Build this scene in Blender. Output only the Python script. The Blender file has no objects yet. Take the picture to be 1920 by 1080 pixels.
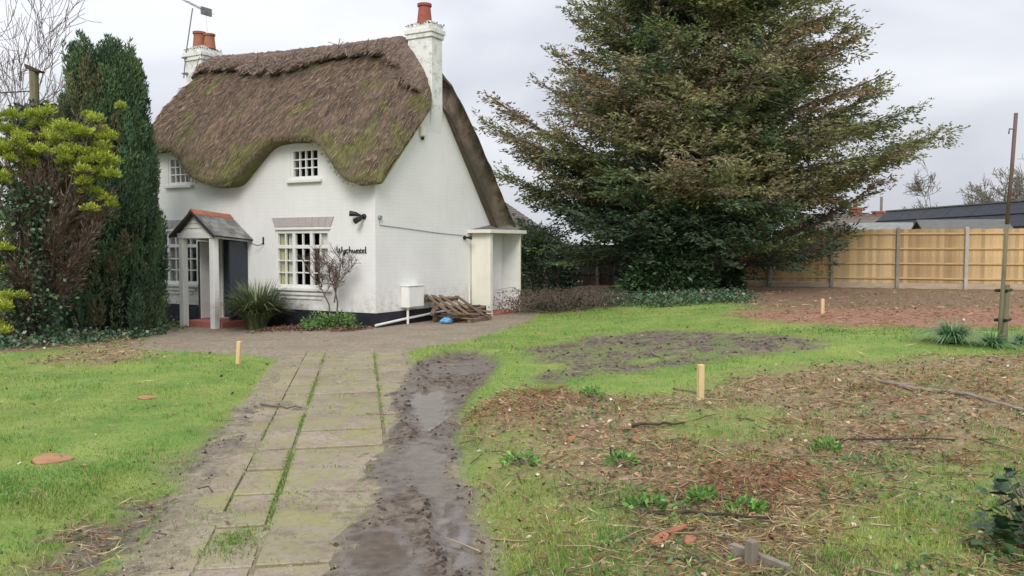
import bpy, bmesh, math, random
import numpy as np

# ------------------------------------------------------------------ camera, world, sun, exposure
scene = bpy.context.scene
FPX = 1600.0
PITCH = math.atan(78 / FPX)
EYE = 1.6
cam_d = bpy.data.cameras.new('camera')
cam_d.sensor_width = 36.0
cam_d.lens = 36.0 * FPX / 1920.0
cam_d.clip_start = 0.05
cam_d.clip_end = 2000
cam = bpy.data.objects.new('camera', cam_d)
cam.location = (0, 0, EYE)
cam.rotation_euler = (math.radians(90) - PITCH, 0, 0)
scene.collection.objects.link(cam)
scene.camera = cam

SUN_EL, SUN_AZ = math.radians(40), math.radians(-174)      # azimuth from +Y, behind and left of the viewer
world = bpy.data.worlds.new('World')
scene.world = world
world.use_nodes = True
wn, wl = world.node_tree.nodes, world.node_tree.links
wn.clear()
w_out = wn.new('ShaderNodeOutputWorld')
w_bg = wn.new('ShaderNodeBackground'); w_bg.inputs['Strength'].default_value = 0.1
w_sky = wn.new('ShaderNodeTexSky'); w_sky.sky_type = 'NISHITA'; w_sky.sun_disc = False
w_sky.sun_elevation = SUN_EL; w_sky.sun_rotation = SUN_AZ; w_sky.air_density = 1.0; w_sky.dust_density = 3.0
w_tc = wn.new('ShaderNodeTexCoord')
w_map = wn.new('ShaderNodeMapping'); w_map.inputs['Scale'].default_value = (1.0, 1.0, 2.4)
w_map.inputs['Location'].default_value = (0.35, 0.1, 0.2)
w_no = wn.new('ShaderNodeTexNoise'); w_no.inputs['Scale'].default_value = 2.3
w_no.inputs['Detail'].default_value = 4.0; w_no.inputs['Roughness'].default_value = 0.42
w_no.inputs['Distortion'].default_value = 0.5
w_rp = wn.new('ShaderNodeValToRGB')
w_rp.color_ramp.elements[0].position = 0.36; w_rp.color_ramp.elements[0].color = (4.15, 4.3, 4.8, 1)
w_rp.color_ramp.elements[1].position = 0.62; w_rp.color_ramp.elements[1].color = (6.2, 6.28, 6.6, 1)
w_mx = wn.new('ShaderNodeMix'); w_mx.data_type = 'RGBA'; w_mx.inputs['Factor'].default_value = 0.93
wl.new(w_tc.outputs['Generated'], w_map.inputs['Vector']); wl.new(w_map.outputs['Vector'], w_no.inputs['Vector'])
wl.new(w_no.outputs['Fac'], w_rp.inputs['Fac'])
# an overcast sky is evenly brighter towards the zenith
w_sx = wn.new('ShaderNodeSeparateXYZ'); wl.new(w_tc.outputs['Generated'], w_sx.inputs[0])
w_mr = wn.new('ShaderNodeMapRange'); wl.new(w_sx.outputs['Z'], w_mr.inputs['Value'])
w_mr.inputs['To Min'].default_value = 1.0; w_mr.inputs['To Max'].default_value = 1.9
w_vm = wn.new('ShaderNodeVectorMath'); w_vm.operation = 'SCALE'
wl.new(w_rp.outputs['Color'], w_vm.inputs[0]); wl.new(w_mr.outputs[0], w_vm.inputs['Scale'])
wl.new(w_sky.outputs['Color'], w_mx.inputs['A']); wl.new(w_vm.outputs[0], w_mx.inputs['B'])
wl.new(w_mx.outputs['Result'], w_bg.inputs['Color']); wl.new(w_bg.outputs['Background'], w_out.inputs['Surface'])

sun_d = bpy.data.lights.new('sun', 'SUN')
sun_d.energy = 1.5; sun_d.angle = math.radians(24); sun_d.color = (1.0, 0.96, 0.90)
sun = bpy.data.objects.new('sun', sun_d)
sun.rotation_euler = (math.pi / 2 - SUN_EL, 0, math.pi - SUN_AZ)
sun.location = (-20, -20, 40)
scene.collection.objects.link(sun)
vs = scene.view_settings
vs.view_transform = 'Standard'; vs.look = 'None'; vs.gamma = 1.0; vs.use_curve_mapping = False
vs.exposure = 0.46

# ------------------------------------------------------------------ helpers
COL = scene.collection
R = np.random.RandomState(7)
random.seed(7)
V3 = lambda *a: np.array(a, float)

def S(a, b, x):
    t = np.clip((np.asarray(x, float) - a) / (b - a), 0, 1)
    return t * t * (3 - 2 * t)

_tab = np.random.RandomState(99).rand(65536)
def _h(ix, iy, iz, seed):
    return _tab[(ix * 73856093 ^ iy * 19349663 ^ iz * 83492791 ^ (seed * 2654435)) & 65535]
def vn2(x, y, seed=0):
    x = np.asarray(x, float); y = np.asarray(y, float)
    ix = np.floor(x).astype(np.int64); iy = np.floor(y).astype(np.int64)
    fx = x - ix; fy = y - iy
    fx = fx * fx * (3 - 2 * fx); fy = fy * fy * (3 - 2 * fy)
    a = _h(ix, iy, 0, seed); b = _h(ix + 1, iy, 0, seed); c = _h(ix, iy + 1, 0, seed); d = _h(ix + 1, iy + 1, 0, seed)
    return (a + (b - a) * fx) * (1 - fy) + (c + (d - c) * fx) * fy
def fb2(x, y, seed=0, oct=4):
    s = 0; a = 0.5; t = 0
    for o in range(oct):
        s = s + a * vn2(x * 2 ** o, y * 2 ** o, seed + o * 7); t += a; a *= 0.5
    return s / t
def vn3(P, sc, seed=0):
    q = np.asarray(P, float) * sc
    i = np.floor(q).astype(np.int64); f = q - i; f = f * f * (3 - 2 * f)
    r = 0
    for dx in (0, 1):
        for dy in (0, 1):
            for dz in (0, 1):
                w = (f[:, 0] if dx else 1 - f[:, 0]) * (f[:, 1] if dy else 1 - f[:, 1]) * (f[:, 2] if dz else 1 - f[:, 2])
                r = r + w * _h(i[:, 0] + dx, i[:, 1] + dy, i[:, 2] + dz, seed)
    return r
def norm(v):
    v = np.asarray(v, float)
    return v / np.maximum(np.linalg.norm(v, axis=-1, keepdims=True), 1e-9)

def hb(x, y):
    """smooth lie of the land"""
    x = np.asarray(x, float); y = np.asarray(y, float)
    rise = 0.34 * S(0.8, 6.5, x + 0.1 * (y - 6)) * S(5, 17, y)
    dip = -0.12 * S(-3.2, -5.6, x) * S(13, 16.5, y)
    return rise + dip

_cp, _sp = math.cos(PITCH), math.sin(PITCH)
def ray(px, py):
    return V3(px - 960, FPX * _cp + (540 - py) * _sp, -FPX * _sp + (540 - py) * _cp)
def G(px, py, dz=0.0):
    """point of the ground seen at that place of the photograph"""
    r = ray(px, py); z = 0.0
    for _ in range(12):
        t = (z - EYE) / r[2]; p = V3(0, 0, EYE) + t * r
        z = float(hb(p[0], p[1]))
    return V3(p[0], p[1], z + dz)
def AT(px, py, depth):
    r = ray(px, py)
    return V3(0, 0, EYE) + r * (depth / r[1])

def tag(o, label=None, cat=None, group=None, kind=None):
    if label: o['label'] = label
    if cat: o['category'] = cat
    if group: o['group'] = group
    if kind: o['kind'] = kind
    return o
def thing(name, label, cat, loc=(0, 0, 0), rz=0.0, group=None, parent=None):
    o = bpy.data.objects.new(name, None)
    o.empty_display_size = 0.1
    COL.objects.link(o)
    o.location = loc; o.rotation_euler = (0, 0, rz)
    if parent: o.parent = parent
    return tag(o, label, cat, group)
def link(name, me, mat=None, parent=None, loc=None, rot=None, scale=None):
    o = bpy.data.objects.new(name, me)
    COL.objects.link(o)
    if mat is not None and len(me.materials) == 0: me.materials.append(mat)
    if parent: o.parent = parent
    if loc is not None: o.location = loc
    if rot is not None: o.rotation_euler = rot
    if scale is not None: o.scale = scale
    return o
def np_mesh(name, V, F, col=None, smooth=False):
    V = np.asarray(V, np.float32); F = np.asarray(F, np.int32)
    me = bpy.data.meshes.new(name)
    k = F.shape[1]
    me.vertices.add(len(V)); me.vertices.foreach_set('co', V.ravel())
    me.loops.add(F.size); me.loops.foreach_set('vertex_index', F.ravel())
    me.polygons.add(len(F))
    me.polygons.foreach_set('loop_start', np.arange(0, F.size, k, dtype=np.int32))
    me.polygons.foreach_set('loop_total', np.full(len(F), k, np.int32))
    if smooth: me.polygons.foreach_set('use_smooth', np.ones(len(F), bool))
    if col is not None:
        a = me.color_attributes.new('col', 'FLOAT_COLOR', 'POINT')
        c = np.ones((len(V), 4), np.float32); c[:, :3] = col
        a.data.foreach_set('color', c.ravel())
    me.update(calc_edges=True)
    me.validate()
    return me

class MB:
    """collects solid shapes into one mesh"""
    def __init__(s): s.v = []; s.f = []
    def add(s, vs, fs):
        n = len(s.v); s.v += [tuple(v) for v in vs]; s.f += [tuple(n + i for i in f) for f in fs]; return s
    def box(s, a, b):
        x0, y0, z0 = a; x1, y1, z1 = b
        return s.add([(x0, y0, z0), (x1, y0, z0), (x1, y1, z0), (x0, y1, z0), (x0, y0, z1), (x1, y0, z1), (x1, y1, z1), (x0, y1, z1)],
                     [(0, 3, 2, 1), (4, 5, 6, 7), (0, 1, 5, 4), (1, 2, 6, 5), (2, 3, 7, 6), (3, 0, 4, 7)])
    def bar(s, p, q, w, h, up=(0, 0, 1)):
        p = V3(*p); q = V3(*q); d = norm(q - p); sd = norm(np.cross(d, up)) * w / 2; u = norm(np.cross(sd, d)) * h / 2
        c = [p - sd - u, p + sd - u, p + sd + u, p - sd + u, q - sd - u, q + sd - u, q + sd + u, q - sd + u]
        return s.add(c, [(0, 1, 2, 3), (7, 6, 5, 4), (0, 4, 5, 1), (1, 5, 6, 2), (2, 6, 7, 3), (3, 7, 4, 0)])
    def tube(s, pts, rad, n=8, cap=True):
        V, F = tubes([(pts, rad)], n)
        b = len(s.v); s.v += [tuple(v) for v in V]; s.f += [tuple(int(b + i) for i in f) for f in F]
        if cap:
            s.f.append(tuple(b + i for i in range(n - 1, -1, -1))); e = b + len(V) - n; s.f.append(tuple(e + i for i in range(n)))
        return s
    def lathe(s, prof, n=16, c=(0, 0, 0)):
        b = len(s.v)
        for r, z in prof:
            for i in range(n):
                a = 2 * math.pi * i / n; s.v.append((c[0] + r * math.cos(a), c[1] + r * math.sin(a), c[2] + z))
        for j in range(len(prof) - 1):
            for i in range(n):
                k = (i + 1) % n; s.f.append((b + j * n + i, b + j * n + k, b + (j + 1) * n + k, b + (j + 1) * n + i))
        s.f.append(tuple(b + i for i in range(n - 1, -1, -1))); e = b + (len(prof) - 1) * n; s.f.append(tuple(e + i for i in range(n)))
        return s
    def mesh(s, name, bevel=0.0, smooth=False, segs=1):
        me = bpy.data.meshes.new(name); me.from_pydata(s.v, [], s.f)
        bm = bmesh.new(); bm.from_mesh(me)
        bmesh.ops.recalc_face_normals(bm, faces=bm.faces)
        if bevel > 0:
            bmesh.ops.bevel(bm, geom=[e for e in bm.edges if len(e.link_faces) == 2 and e.calc_face_angle(0) > 0.6], offset=bevel, segments=segs, profile=0.5, affect='EDGES', clamp_overlap=True)
        bm.to_mesh(me); bm.free()
        if smooth:
            me.polygons.foreach_set('use_smooth', np.ones(len(me.polygons), bool))
        return me
    def build(s, name, mat, parent=None, bevel=0.0, smooth=False, **k):
        return link(name, s.mesh(name, bevel, smooth), mat, parent, **k)

def tubes(paths, n=5):
    """list of (points, radii) -> verts, quads"""
    Vs, Fs = [], []; base = 0
    an = np.arange(n) * 2 * math.pi / n
    for pts, rad in paths:
        P = np.asarray(pts, float); m = len(P); rr = np.broadcast_to(np.asarray(rad, float), (m,))
        T = np.empty_like(P); T[1:-1] = P[2:] - P[:-2]; T[0] = P[1] - P[0]; T[-1] = P[-1] - P[-2]; T = norm(T)
        ref = V3(0, 0, 1) if abs(T[0][2]) < 0.9 else V3(1, 0, 0)
        A = norm(np.cross(T, ref)); B = np.cross(T, A)
        ring = P[:, None, :] + rr[:, None, None] * (np.cos(an)[None, :, None] * A[:, None, :] + np.sin(an)[None, :, None] * B[:, None, :])
        Vs.append(ring.reshape(-1, 3))
        i = np.arange(m - 1)[:, None] * n; j = np.arange(n)[None, :]; k = (j + 1) % n
        Fs.append((base + np.stack([i + j, i + k, i + n + k, i + n + j], -1)).reshape(-1, 4)); base += m * n
    return np.concatenate(Vs), np.concatenate(Fs)

def leaves(P, D, L, W, rs, fold=0.0):
    """diamond leaf faces: position, direction, length, width"""
    P = np.asarray(P, float); N = len(P); D = norm(D)
    rnd = rs.normal(size=(N, 3)); A = norm(np.cross(D, rnd))
    L = np.broadcast_to(L, (N,))[:, None]; W = np.broadcast_to(W, (N,))[:, None]
    B = np.cross(D, A) * fold
    V = np.stack([P, P + D * L * 0.5 + (A + B) * W * 0.5, P + D * L, P + D * L * 0.5 + (B - A) * W * 0.5], 1).reshape(-1, 3)
    F = np.arange(N * 4, dtype=np.int32).reshape(N, 4)
    return V, F
def leaf_obj(name, P, D, L, W, C, mat, parent=None, rs=R, fold=0.0, kind=None):
    V, F = leaves(P, D, L, W, rs, fold)
    me = np_mesh(name, V, F, np.repeat(np.asarray(C, np.float32), 4, axis=0))
    o = link(name, me, mat, parent)
    if kind: o['kind'] = kind
    return o

# ------------------------------------------------------------------ materials
def nmat(name):
    m = bpy.data.materials.new(name); m.use_nodes = True
    nt = m.node_tree; b = nt.nodes['Principled BSDF']
    return m, nt, b
def nd(nt, t, **inp):
    n = nt.nodes.new(t)
    for k, v in inp.items(): n.inputs[k.replace('_', ' ')].default_value = v
    return n
def rgba(c): return (c[0], c[1], c[2], 1)
def mixc(nt, fac, a, b):
    m = nt.nodes.new('ShaderNodeMix'); m.data_type = 'RGBA'
    for s, v in (('Factor', fac), ('A', a), ('B', b)):
        if isinstance(v, bpy.types.NodeSocket): nt.links.new(v, m.inputs[s])
        elif s == 'Factor': m.inputs[s].default_value = v
        else: m.inputs[s].default_value = rgba(v)
    return m.outputs['Result']
def ramp(nt, fac, p0, p1, c0=(0, 0, 0), c1=(1, 1, 1)):
    r = nt.nodes.new('ShaderNodeValToRGB'); e = r.color_ramp.elements
    e[0].position = p0; e[1].position = p1; e[0].color = rgba(c0); e[1].color = rgba(c1)
    nt.links.new(fac, r.inputs['Fac']); return r.outputs['Color']
def coord(nt, kind='Object', scale=(1, 1, 1), rot=(0, 0, 0)):
    if kind == 'Position': o = nt.nodes.new('ShaderNodeNewGeometry').outputs['Position']
    else: o = nt.nodes.new('ShaderNodeTexCoord').outputs[kind]
    m = nt.nodes.new('ShaderNodeMapping'); m.inputs['Scale'].default_value = scale; m.inputs['Rotation'].default_value = rot
    nt.links.new(o, m.inputs['Vector']); return m.outputs['Vector']
def noise(nt, vec, scale, detail=4, rough=0.55, dist=0.0):
    n = nd(nt, 'ShaderNodeTexNoise', Scale=scale, Detail=detail, Roughness=rough, Distortion=dist)
    nt.links.new(vec, n.inputs['Vector']); return n.outputs['Fac']
def bump(nt, b, h, strength=0.3, dist=0.02, prev=None):
    n = nd(nt, 'ShaderNodeBump', Strength=strength, Distance=dist)
    nt.links.new(h, n.inputs['Height'])
    if prev: nt.links.new(prev, n.inputs['Normal'])
    nt.links.new(n.outputs['Normal'], b.inputs['Normal']); return n.outputs['Normal']
def math_(nt, op, a, b=None):
    n = nt.nodes.new('ShaderNodeMath'); n.operation = op
    for i, v in enumerate((a, b)):
        if v is None: continue
        if isinstance(v, bpy.types.NodeSocket): nt.links.new(v, n.inputs[i])
        else: n.inputs[i].default_value = v
    return n.outputs[0]

def simple(name, c1, c2, scale=6, rough=0.7, bs=0.2, stretch=(1, 1, 1), kind='Object', bd=0.01, metal=0.0, spec=0.3, per_obj=0.0):
    m, nt, b = nmat(name)
    v = coord(nt, kind, stretch)
    f = noise(nt, v, scale, 6, 0.6)
    c = mixc(nt, ramp(nt, f, 0.32, 0.68), c1, c2)
    if per_obj:
        oi = nt.nodes.new('ShaderNodeObjectInfo')
        hs = nd(nt, 'ShaderNodeHueSaturation')
        nt.links.new(c, hs.inputs['Color'])
        nt.links.new(math_(nt, 'MULTIPLY_ADD', oi.outputs['Random'], per_obj), hs.inputs['Value'])
        hs.inputs['Value'].links[0].from_node.inputs[2].default_value = 1 - per_obj / 2
        c = hs.outputs['Color']
    nt.links.new(c, b.inputs['Base Color'])
    b.inputs['Roughness'].default_value = rough; b.inputs['Metallic'].default_value = metal
    b.inputs['Specular IOR Level'].default_value = spec
    bump(nt, b, noise(nt, v, scale * 5, 4, 0.6), bs, bd)
    return m
def leafmat(name, rough=0.55, spec=0.3, trans=0.15, vary=0.25):
    m, nt, b = nmat(name)
    a = nt.nodes.new('ShaderNodeVertexColor'); a.layer_name = 'col'
    f = noise(nt, coord(nt, 'Position'), 9, 2)
    hs = nd(nt, 'ShaderNodeHueSaturation'); nt.links.new(a.outputs['Color'], hs.inputs['Color'])
    nt.links.new(math_(nt, 'ADD', math_(nt, 'MULTIPLY', f, 2 * vary), 1 - vary), hs.inputs['Value'])
    nt.links.new(hs.outputs['Color'], b.inputs['Base Color'])
    b.inputs['Roughness'].default_value = rough; b.inputs['Specular IOR Level'].default_value = spec
    if trans > 0:
        t = nt.nodes.new('ShaderNodeBsdfTranslucent'); nt.links.new(hs.outputs['Color'], t.inputs['Color'])
        mx = nt.nodes.new('ShaderNodeMixShader'); mx.inputs['Fac'].default_value = trans
        nt.links.new(b.outputs['BSDF'], mx.inputs[1]); nt.links.new(t.outputs['BSDF'], mx.inputs[2])
        nt.links.new(mx.outputs['Shader'], nt.nodes['Material Output'].inputs['Surface'])
    return m

def m_wall(name='white_painted_brick', dirt=0.0):
    m, nt, b = nmat(name)
    tc = nt.nodes.new('ShaderNodeTexCoord'); sx = nt.nodes.new('ShaderNodeSeparateXYZ'); nt.links.new(tc.outputs['Object'], sx.inputs[0])
    cx = nt.nodes.new('ShaderNodeCombineXYZ')
    nt.links.new(math_(nt, 'ADD', sx.outputs['X'], sx.outputs['Y']), cx.inputs['X']); nt.links.new(sx.outputs['Z'], cx.inputs['Y'])
    wob = noise(nt, cx.outputs[0], 3, 3); 
    va = nt.nodes.new('ShaderNodeVectorMath'); va.operation = 'MULTIPLY_ADD'
    cw = nt.nodes.new('ShaderNodeCombineXYZ'); nt.links.new(wob, cw.inputs['Y'])
    nt.links.new(cw.outputs[0], va.inputs[0]); va.inputs[1].default_value = (0, 0.02, 0); nt.links.new(cx.outputs[0], va.inputs[2])
    br = nd(nt, 'ShaderNodeTexBrick', Scale=1.0, Mortar_Size=0.007, Mortar_Smooth=0.6, Brick_Width=0.225, Row_Height=0.075, Bias=0.0)
    br.inputs['Color1'].default_value = (1, 1, 1, 1); br.inputs['Color2'].default_value = (0.7, 0.7, 0.7, 1); br.inputs['Mortar'].default_value = (0, 0, 0, 1)
    nt.links.new(va.outputs[0], br.inputs['Vector'])
    f1 = noise(nt, cx.outputs[0], 1.1, 6, 0.6)
    c = mixc(nt, ramp(nt, f1, 0.35, 0.7), (0.80, 0.80, 0.785), (0.73, 0.73, 0.715))
    sv = coord(nt, 'Object', (5, 5, 0.5))
    c = mixc(nt, math_(nt, 'MULTIPLY', ramp(nt, noise(nt, sv, 2, 5), 0.50, 0.72), 0.14), c, (0.52, 0.53, 0.47))
    # flaking and splash staining low on the wall
    low = nt.nodes.new('ShaderNodeMapRange'); nt.links.new(sx.outputs['Z'], low.inputs['Value'])
    low.inputs['From Min'].default_value = 0.9; low.inputs['From Max'].default_value = 0.2
    st = math_(nt, 'MULTIPLY', math_(nt, 'MULTIPLY', low.outputs[0], ramp(nt, noise(nt, cx.outputs[0], 7, 6, .7), 0.42, 0.62)), 0.8)
    c = mixc(nt, st, c, (0.44, 0.41, 0.31))
    c = mixc(nt, math_(nt, 'MULTIPLY', math_(nt, 'SUBTRACT', 1.0, br.outputs['Color']), 0.05), c, (0.5, 0.5, 0.47))
    if dirt:
        c = mixc(nt, math_(nt, 'MULTIPLY', ramp(nt, noise(nt, cx.outputs[0], 6, 8, .75), 0.50, 0.66), dirt), c, (0.30, 0.29, 0.25))
        c = mixc(nt, math_(nt, 'MULTIPLY', ramp(nt, noise(nt, cx.outputs[0], 13, 6, .7), 0.60, 0.68), dirt), c, (0.13, 0.12, 0.10))
    nt.links.new(c, b.inputs['Base Color']); b.inputs['Roughness'].default_value = 0.75
    n1 = bump(nt, b, br.outputs['Color'], 0.32, 0.005)
    bump(nt, b, noise(nt, cx.outputs[0], 30, 5), 0.25, 0.004, n1)
    return m
def m_thatch(name, ridge=False):
    m, nt, b = nmat(name)
    fine = coord(nt, 'Object', (26, 3.0, 3.0)); mid = coord(nt, 'Object', (3.2, 0.7, 0.7)); wide = coord(nt, 'Object')
    f = noise(nt, fine, 1.6, 6, 0.7, 0.6); g = noise(nt, mid, 1.3, 5, 0.6, 0.4); h = noise(nt, wide, 0.75, 4, 0.6)
    if ridge: c = mixc(nt, ramp(nt, g, 0.3, 0.7), (0.19, 0.135, 0.11), (0.34, 0.25, 0.205))
    else:
        c = mixc(nt, ramp(nt, g, 0.36, 0.60), (0.105, 0.082, 0.070), (0.33, 0.24, 0.185))
        c = mixc(nt, math_(nt, 'MULTIPLY', ramp(nt, noise(nt, mid, 2.1, 3, .5), 0.53, 0.68), 0.8), c, (0.46, 0.31, 0.205))
    c = mixc(nt, math_(nt, 'MULTIPLY', ramp(nt, h, 0.40, 0.62, (1, 1, 1), (0, 0, 0)), 0.45), c, (0.10, 0.085, 0.078))
    c = mixc(nt, math_(nt, 'MULTIPLY', ramp(nt, f, 0.38, 0.62, (1, 1, 1), (0, 0, 0)), 0.55), c, (0.07, 0.057, 0.048))
    sx = nt.nodes.new('ShaderNodeSeparateXYZ'); nt.links.new(wide, sx.inputs[0])
    if not ridge:
        lo = nt.nodes.new('ShaderNodeMapRange'); nt.links.new(sx.outputs['Z'], lo.inputs['Value'])
        lo.inputs['From Min'].default_value = 4.7; lo.inputs['From Max'].default_value = 3.0; lo.inputs['To Min'].default_value = -0.06; lo.inputs['To Max'].default_value = 0.33
        mo = math_(nt, 'ADD', noise(nt, wide, 2.6, 9, 0.74), lo.outputs[0])
        fy = nt.nodes.new('ShaderNodeMapRange'); nt.links.new(sx.outputs['Y'], fy.inputs['Value']); fy.inputs['From Min'].default_value = 2.6; fy.inputs['From Max'].default_value = 2.0
        mf = math_(nt, 'MULTIPLY', ramp(nt, mo, 0.63, 0.76), fy.outputs[0])
        mc = mixc(nt, noise(nt, wide, 9, 4), (0.15, 0.145, 0.05), (0.34, 0.35, 0.11))
        c = mixc(nt, math_(nt, 'MULTIPLY', mf, 0.85), c, mc)
        md = ramp(nt, math_(nt, 'ADD', noise(nt, wide, 2.2, 6, .7), lo.outputs[0]), 0.62, 0.8)
        c = mixc(nt, math_(nt, 'MULTIPLY', md, 0.5), c, (0.12, 0.118, 0.075))
    nt.links.new(c, b.inputs['Base Color']); b.inputs['Roughness'].default_value = 0.95; b.inputs['Specular IOR Level'].default_value = 0.1
    n1 = bump(nt, b, f, 0.9, 0.05)
    bump(nt, b, noise(nt, wide, 14, 5, .7), 0.5, 0.04, n1)
    return m
def m_glass():
    m, nt, b = nmat('window_glass')
    t = nt.nodes.new('ShaderNodeBsdfTransparent'); t.inputs['Color'].default_value = (0.97, 0.98, 0.975, 1)
    g = nt.nodes.new('ShaderNodeBsdfGlossy'); g.inputs['Roughness'].default_value = 0.03
    lw = nt.nodes.new('ShaderNodeLayerWeight'); lw.inputs['Blend'].default_value = 0.5
    fr = math_(nt, 'ADD', math_(nt, 'MULTIPLY', math_(nt, 'POWER', lw.outputs['Facing'], 4.0), 0.9), 0.05)
    mx = nt.nodes.new('ShaderNodeMixShader'); nt.links.new(fr, mx.inputs['Fac'])
    nt.links.new(t.outputs[0], mx.inputs[1]); nt.links.new(g.outputs[0], mx.inputs[2])
    nt.links.new(mx.outputs[0], nt.nodes['Material Output'].inputs['Surface'])
    return m
def m_ground():
    m, nt, b = nmat('garden_ground')
    a = nt.nodes.new('ShaderNodeVertexColor'); a.layer_name = 'zone_a'
    c_ = nt.nodes.new('ShaderNodeVertexColor'); c_.layer_name = 'zone_b'
    sa = nt.nodes.new('ShaderNodeSeparateColor'); nt.links.new(a.outputs['Color'], sa.inputs[0])
    sb = nt.nodes.new('ShaderNodeSeparateColor'); nt.links.new(c_.outputs['Color'], sb.inputs[0])
    v = coord(nt, 'Position')
    n1 = noise(nt, v, 1.3, 6, 0.65); n2 = noise(nt, v, 14, 5, 0.65); n3 = noise(nt, v, 55, 4, 0.6); n4 = noise(nt, v, 4.5, 6, .7)
    grass = mixc(nt, ramp(nt, n1, 0.33, 0.67), (0.115, 0.22, 0.034), (0.25, 0.315, 0.07))
    grass = mixc(nt, math_(nt, 'MULTIPLY', ramp(nt, n2, 0.52, 0.72), 0.45), grass, (0.24, 0.18, 0.09))
    grass = mixc(nt, math_(nt, 'MULTIPLY', ramp(nt, n4, 0.55, 0.70), 0.55), grass, (0.12, 0.13, 0.04))
    mud = mixc(nt, ramp(nt, n2, 0.35, 0.65), (0.045, 0.034, 0.026), (0.20, 0.157, 0.120))
    mud = mixc(nt, math_(nt, 'MULTIPLY', ramp(nt, n4, 0.5, 0.7), 0.5), mud, (0.28, 0.225, 0.18))
    lit = mixc(nt, ramp(nt, n2, 0.34, 0.66), (0.13, 0.09, 0.055), (0.38, 0.27, 0.16))
    lit = mixc(nt, math_(nt, 'MULTIPLY', ramp(nt, n4, 0.5, 0.66), 0.6), lit, (0.20, 0.24, 0.07))
    lit = mixc(nt, math_(nt, 'MULTIPLY', ramp(nt, n3, 0.6, 0.72), 0.6), lit, (0.45, 0.36, 0.24))
    red = mixc(nt, ramp(nt, n2, 0.35, 0.65), (0.18, 0.09, 0.055), (0.40, 0.215, 0.135))
    pat = mixc(nt, ramp(nt, n2, 0.38, 0.66), (0.21, 0.168, 0.122), (0.38, 0.315, 0.24))
    pat = mixc(nt, ramp(nt, n4, 0.55, 0.72), pat, (0.22, 0.20, 0.075))
    pat = mixc(nt, math_(nt, 'MULTIPLY', ramp(nt, n1, 0.46, 0.62), 0.55), pat, (0.20, 0.165, 0.12))
    bar = mixc(nt, ramp(nt, n2, 0.35, 0.65), (0.12, 0.070, 0.046), (0.29, 0.180, 0.115))
    bar = mixc(nt, math_(nt, 'MULTIPLY', ramp(nt, n4, 0.5, 0.66), 0.5), bar, (0.19, 0.20, 0.06))
    c = mixc(nt, sa.outputs['Blue'], grass, red)
    c = mixc(nt, sa.outputs['Green'], c, lit)
    c = mixc(nt, sb.outputs['Green'], c, bar)
    c = mixc(nt, sb.outputs['Red'], c, pat)
    c = mixc(nt, sa.outputs['Red'], c, mud)
    c = mixc(nt, math_(nt, 'MULTIPLY', sb.outputs['Blue'], 0.6), c, (0.125, 0.108, 0.095))
    nt.links.new(c, b.inputs['Base Color'])
    # wetness: sb.Blue
    rr = nt.nodes.new('ShaderNodeMapRange'); nt.links.new(sb.outputs['Blue'], rr.inputs['Value'])
    rr.inputs['To Min'].default_value = 0.9; rr.inputs['To Max'].default_value = 0.07
    nt.links.new(rr.outputs[0], b.inputs['Roughness'])
    b.inputs['Specular IOR Level'].default_value = 0.4
    hgt = math_(nt, 'ADD', n2, math_(nt, 'MULTIPLY', n3, 0.5))
    bn = nd(nt, 'ShaderNodeBump', Distance=0.03); nt.links.new(hgt, bn.inputs['Height'])
    st = nt.nodes.new('ShaderNodeMapRange'); nt.links.new(sb.outputs['Blue'], st.inputs['Value'])
    st.inputs['To Min'].default_value = 0.7; st.inputs['To Max'].default_value = 0.02
    nt.links.new(st.outputs[0], bn.inputs['Strength']); nt.links.new(bn.outputs['Normal'], b.inputs['Normal'])
    return m
def m_slab():
    m, nt, b = nmat('concrete_paving')
    v = coord(nt, 'Position'); n1 = noise(nt, v, 1.6, 6, .65); n2 = noise(nt, v, 22, 5, .7); n3 = noise(nt, v, 90, 3, .6)
    c = mixc(nt, ramp(nt, n1, 0.35, 0.68), (0.245, 0.195, 0.142), (0.36, 0.295, 0.222))
    c = mixc(nt, math_(nt, 'MULTIPLY', ramp(nt, n2, 0.48, 0.66), 0.75), c, (0.15, 0.11, 0.078))
    c = mixc(nt, math_(nt, 'MULTIPLY', ramp(nt, noise(nt, v, 3.4, 7, .75), 0.5, 0.62), 0.6), c, (0.17, 0.125, 0.09))
    c = mixc(nt, math_(nt, 'MULTIPLY', ramp(nt, n3, 0.62, 0.75), 0.7), c, (0.44, 0.39, 0.33))
    c = mixc(nt, math_(nt, 'MULTIPLY', ramp(nt, noise(nt, v, 2.3, 8, .78), 0.45, 0.60), 0.8), c, (0.26, 0.255, 0.085))
    oi = nt.nodes.new('ShaderNodeObjectInfo'); hs = nd(nt, 'ShaderNodeHueSaturation'); nt.links.new(c, hs.inputs['Color'])
    nt.links.new(math_(nt, 'ADD', math_(nt, 'MULTIPLY', oi.outputs['Random'], 0.14), 0.93), hs.inputs['Value'])
    nt.links.new(hs.outputs['Color'], b.inputs['Base Color'])
    nt.links.new(ramp(nt, noise(nt, v, 1.1, 4, .5), 0.42, 0.6, (0.42,) * 3, (0.85,) * 3), b.inputs['Roughness'])
    bump(nt, b, math_(nt, 'ADD', n2, math_(nt, 'MULTIPLY', n3, .4)), 0.45, 0.012)
    return m

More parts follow.
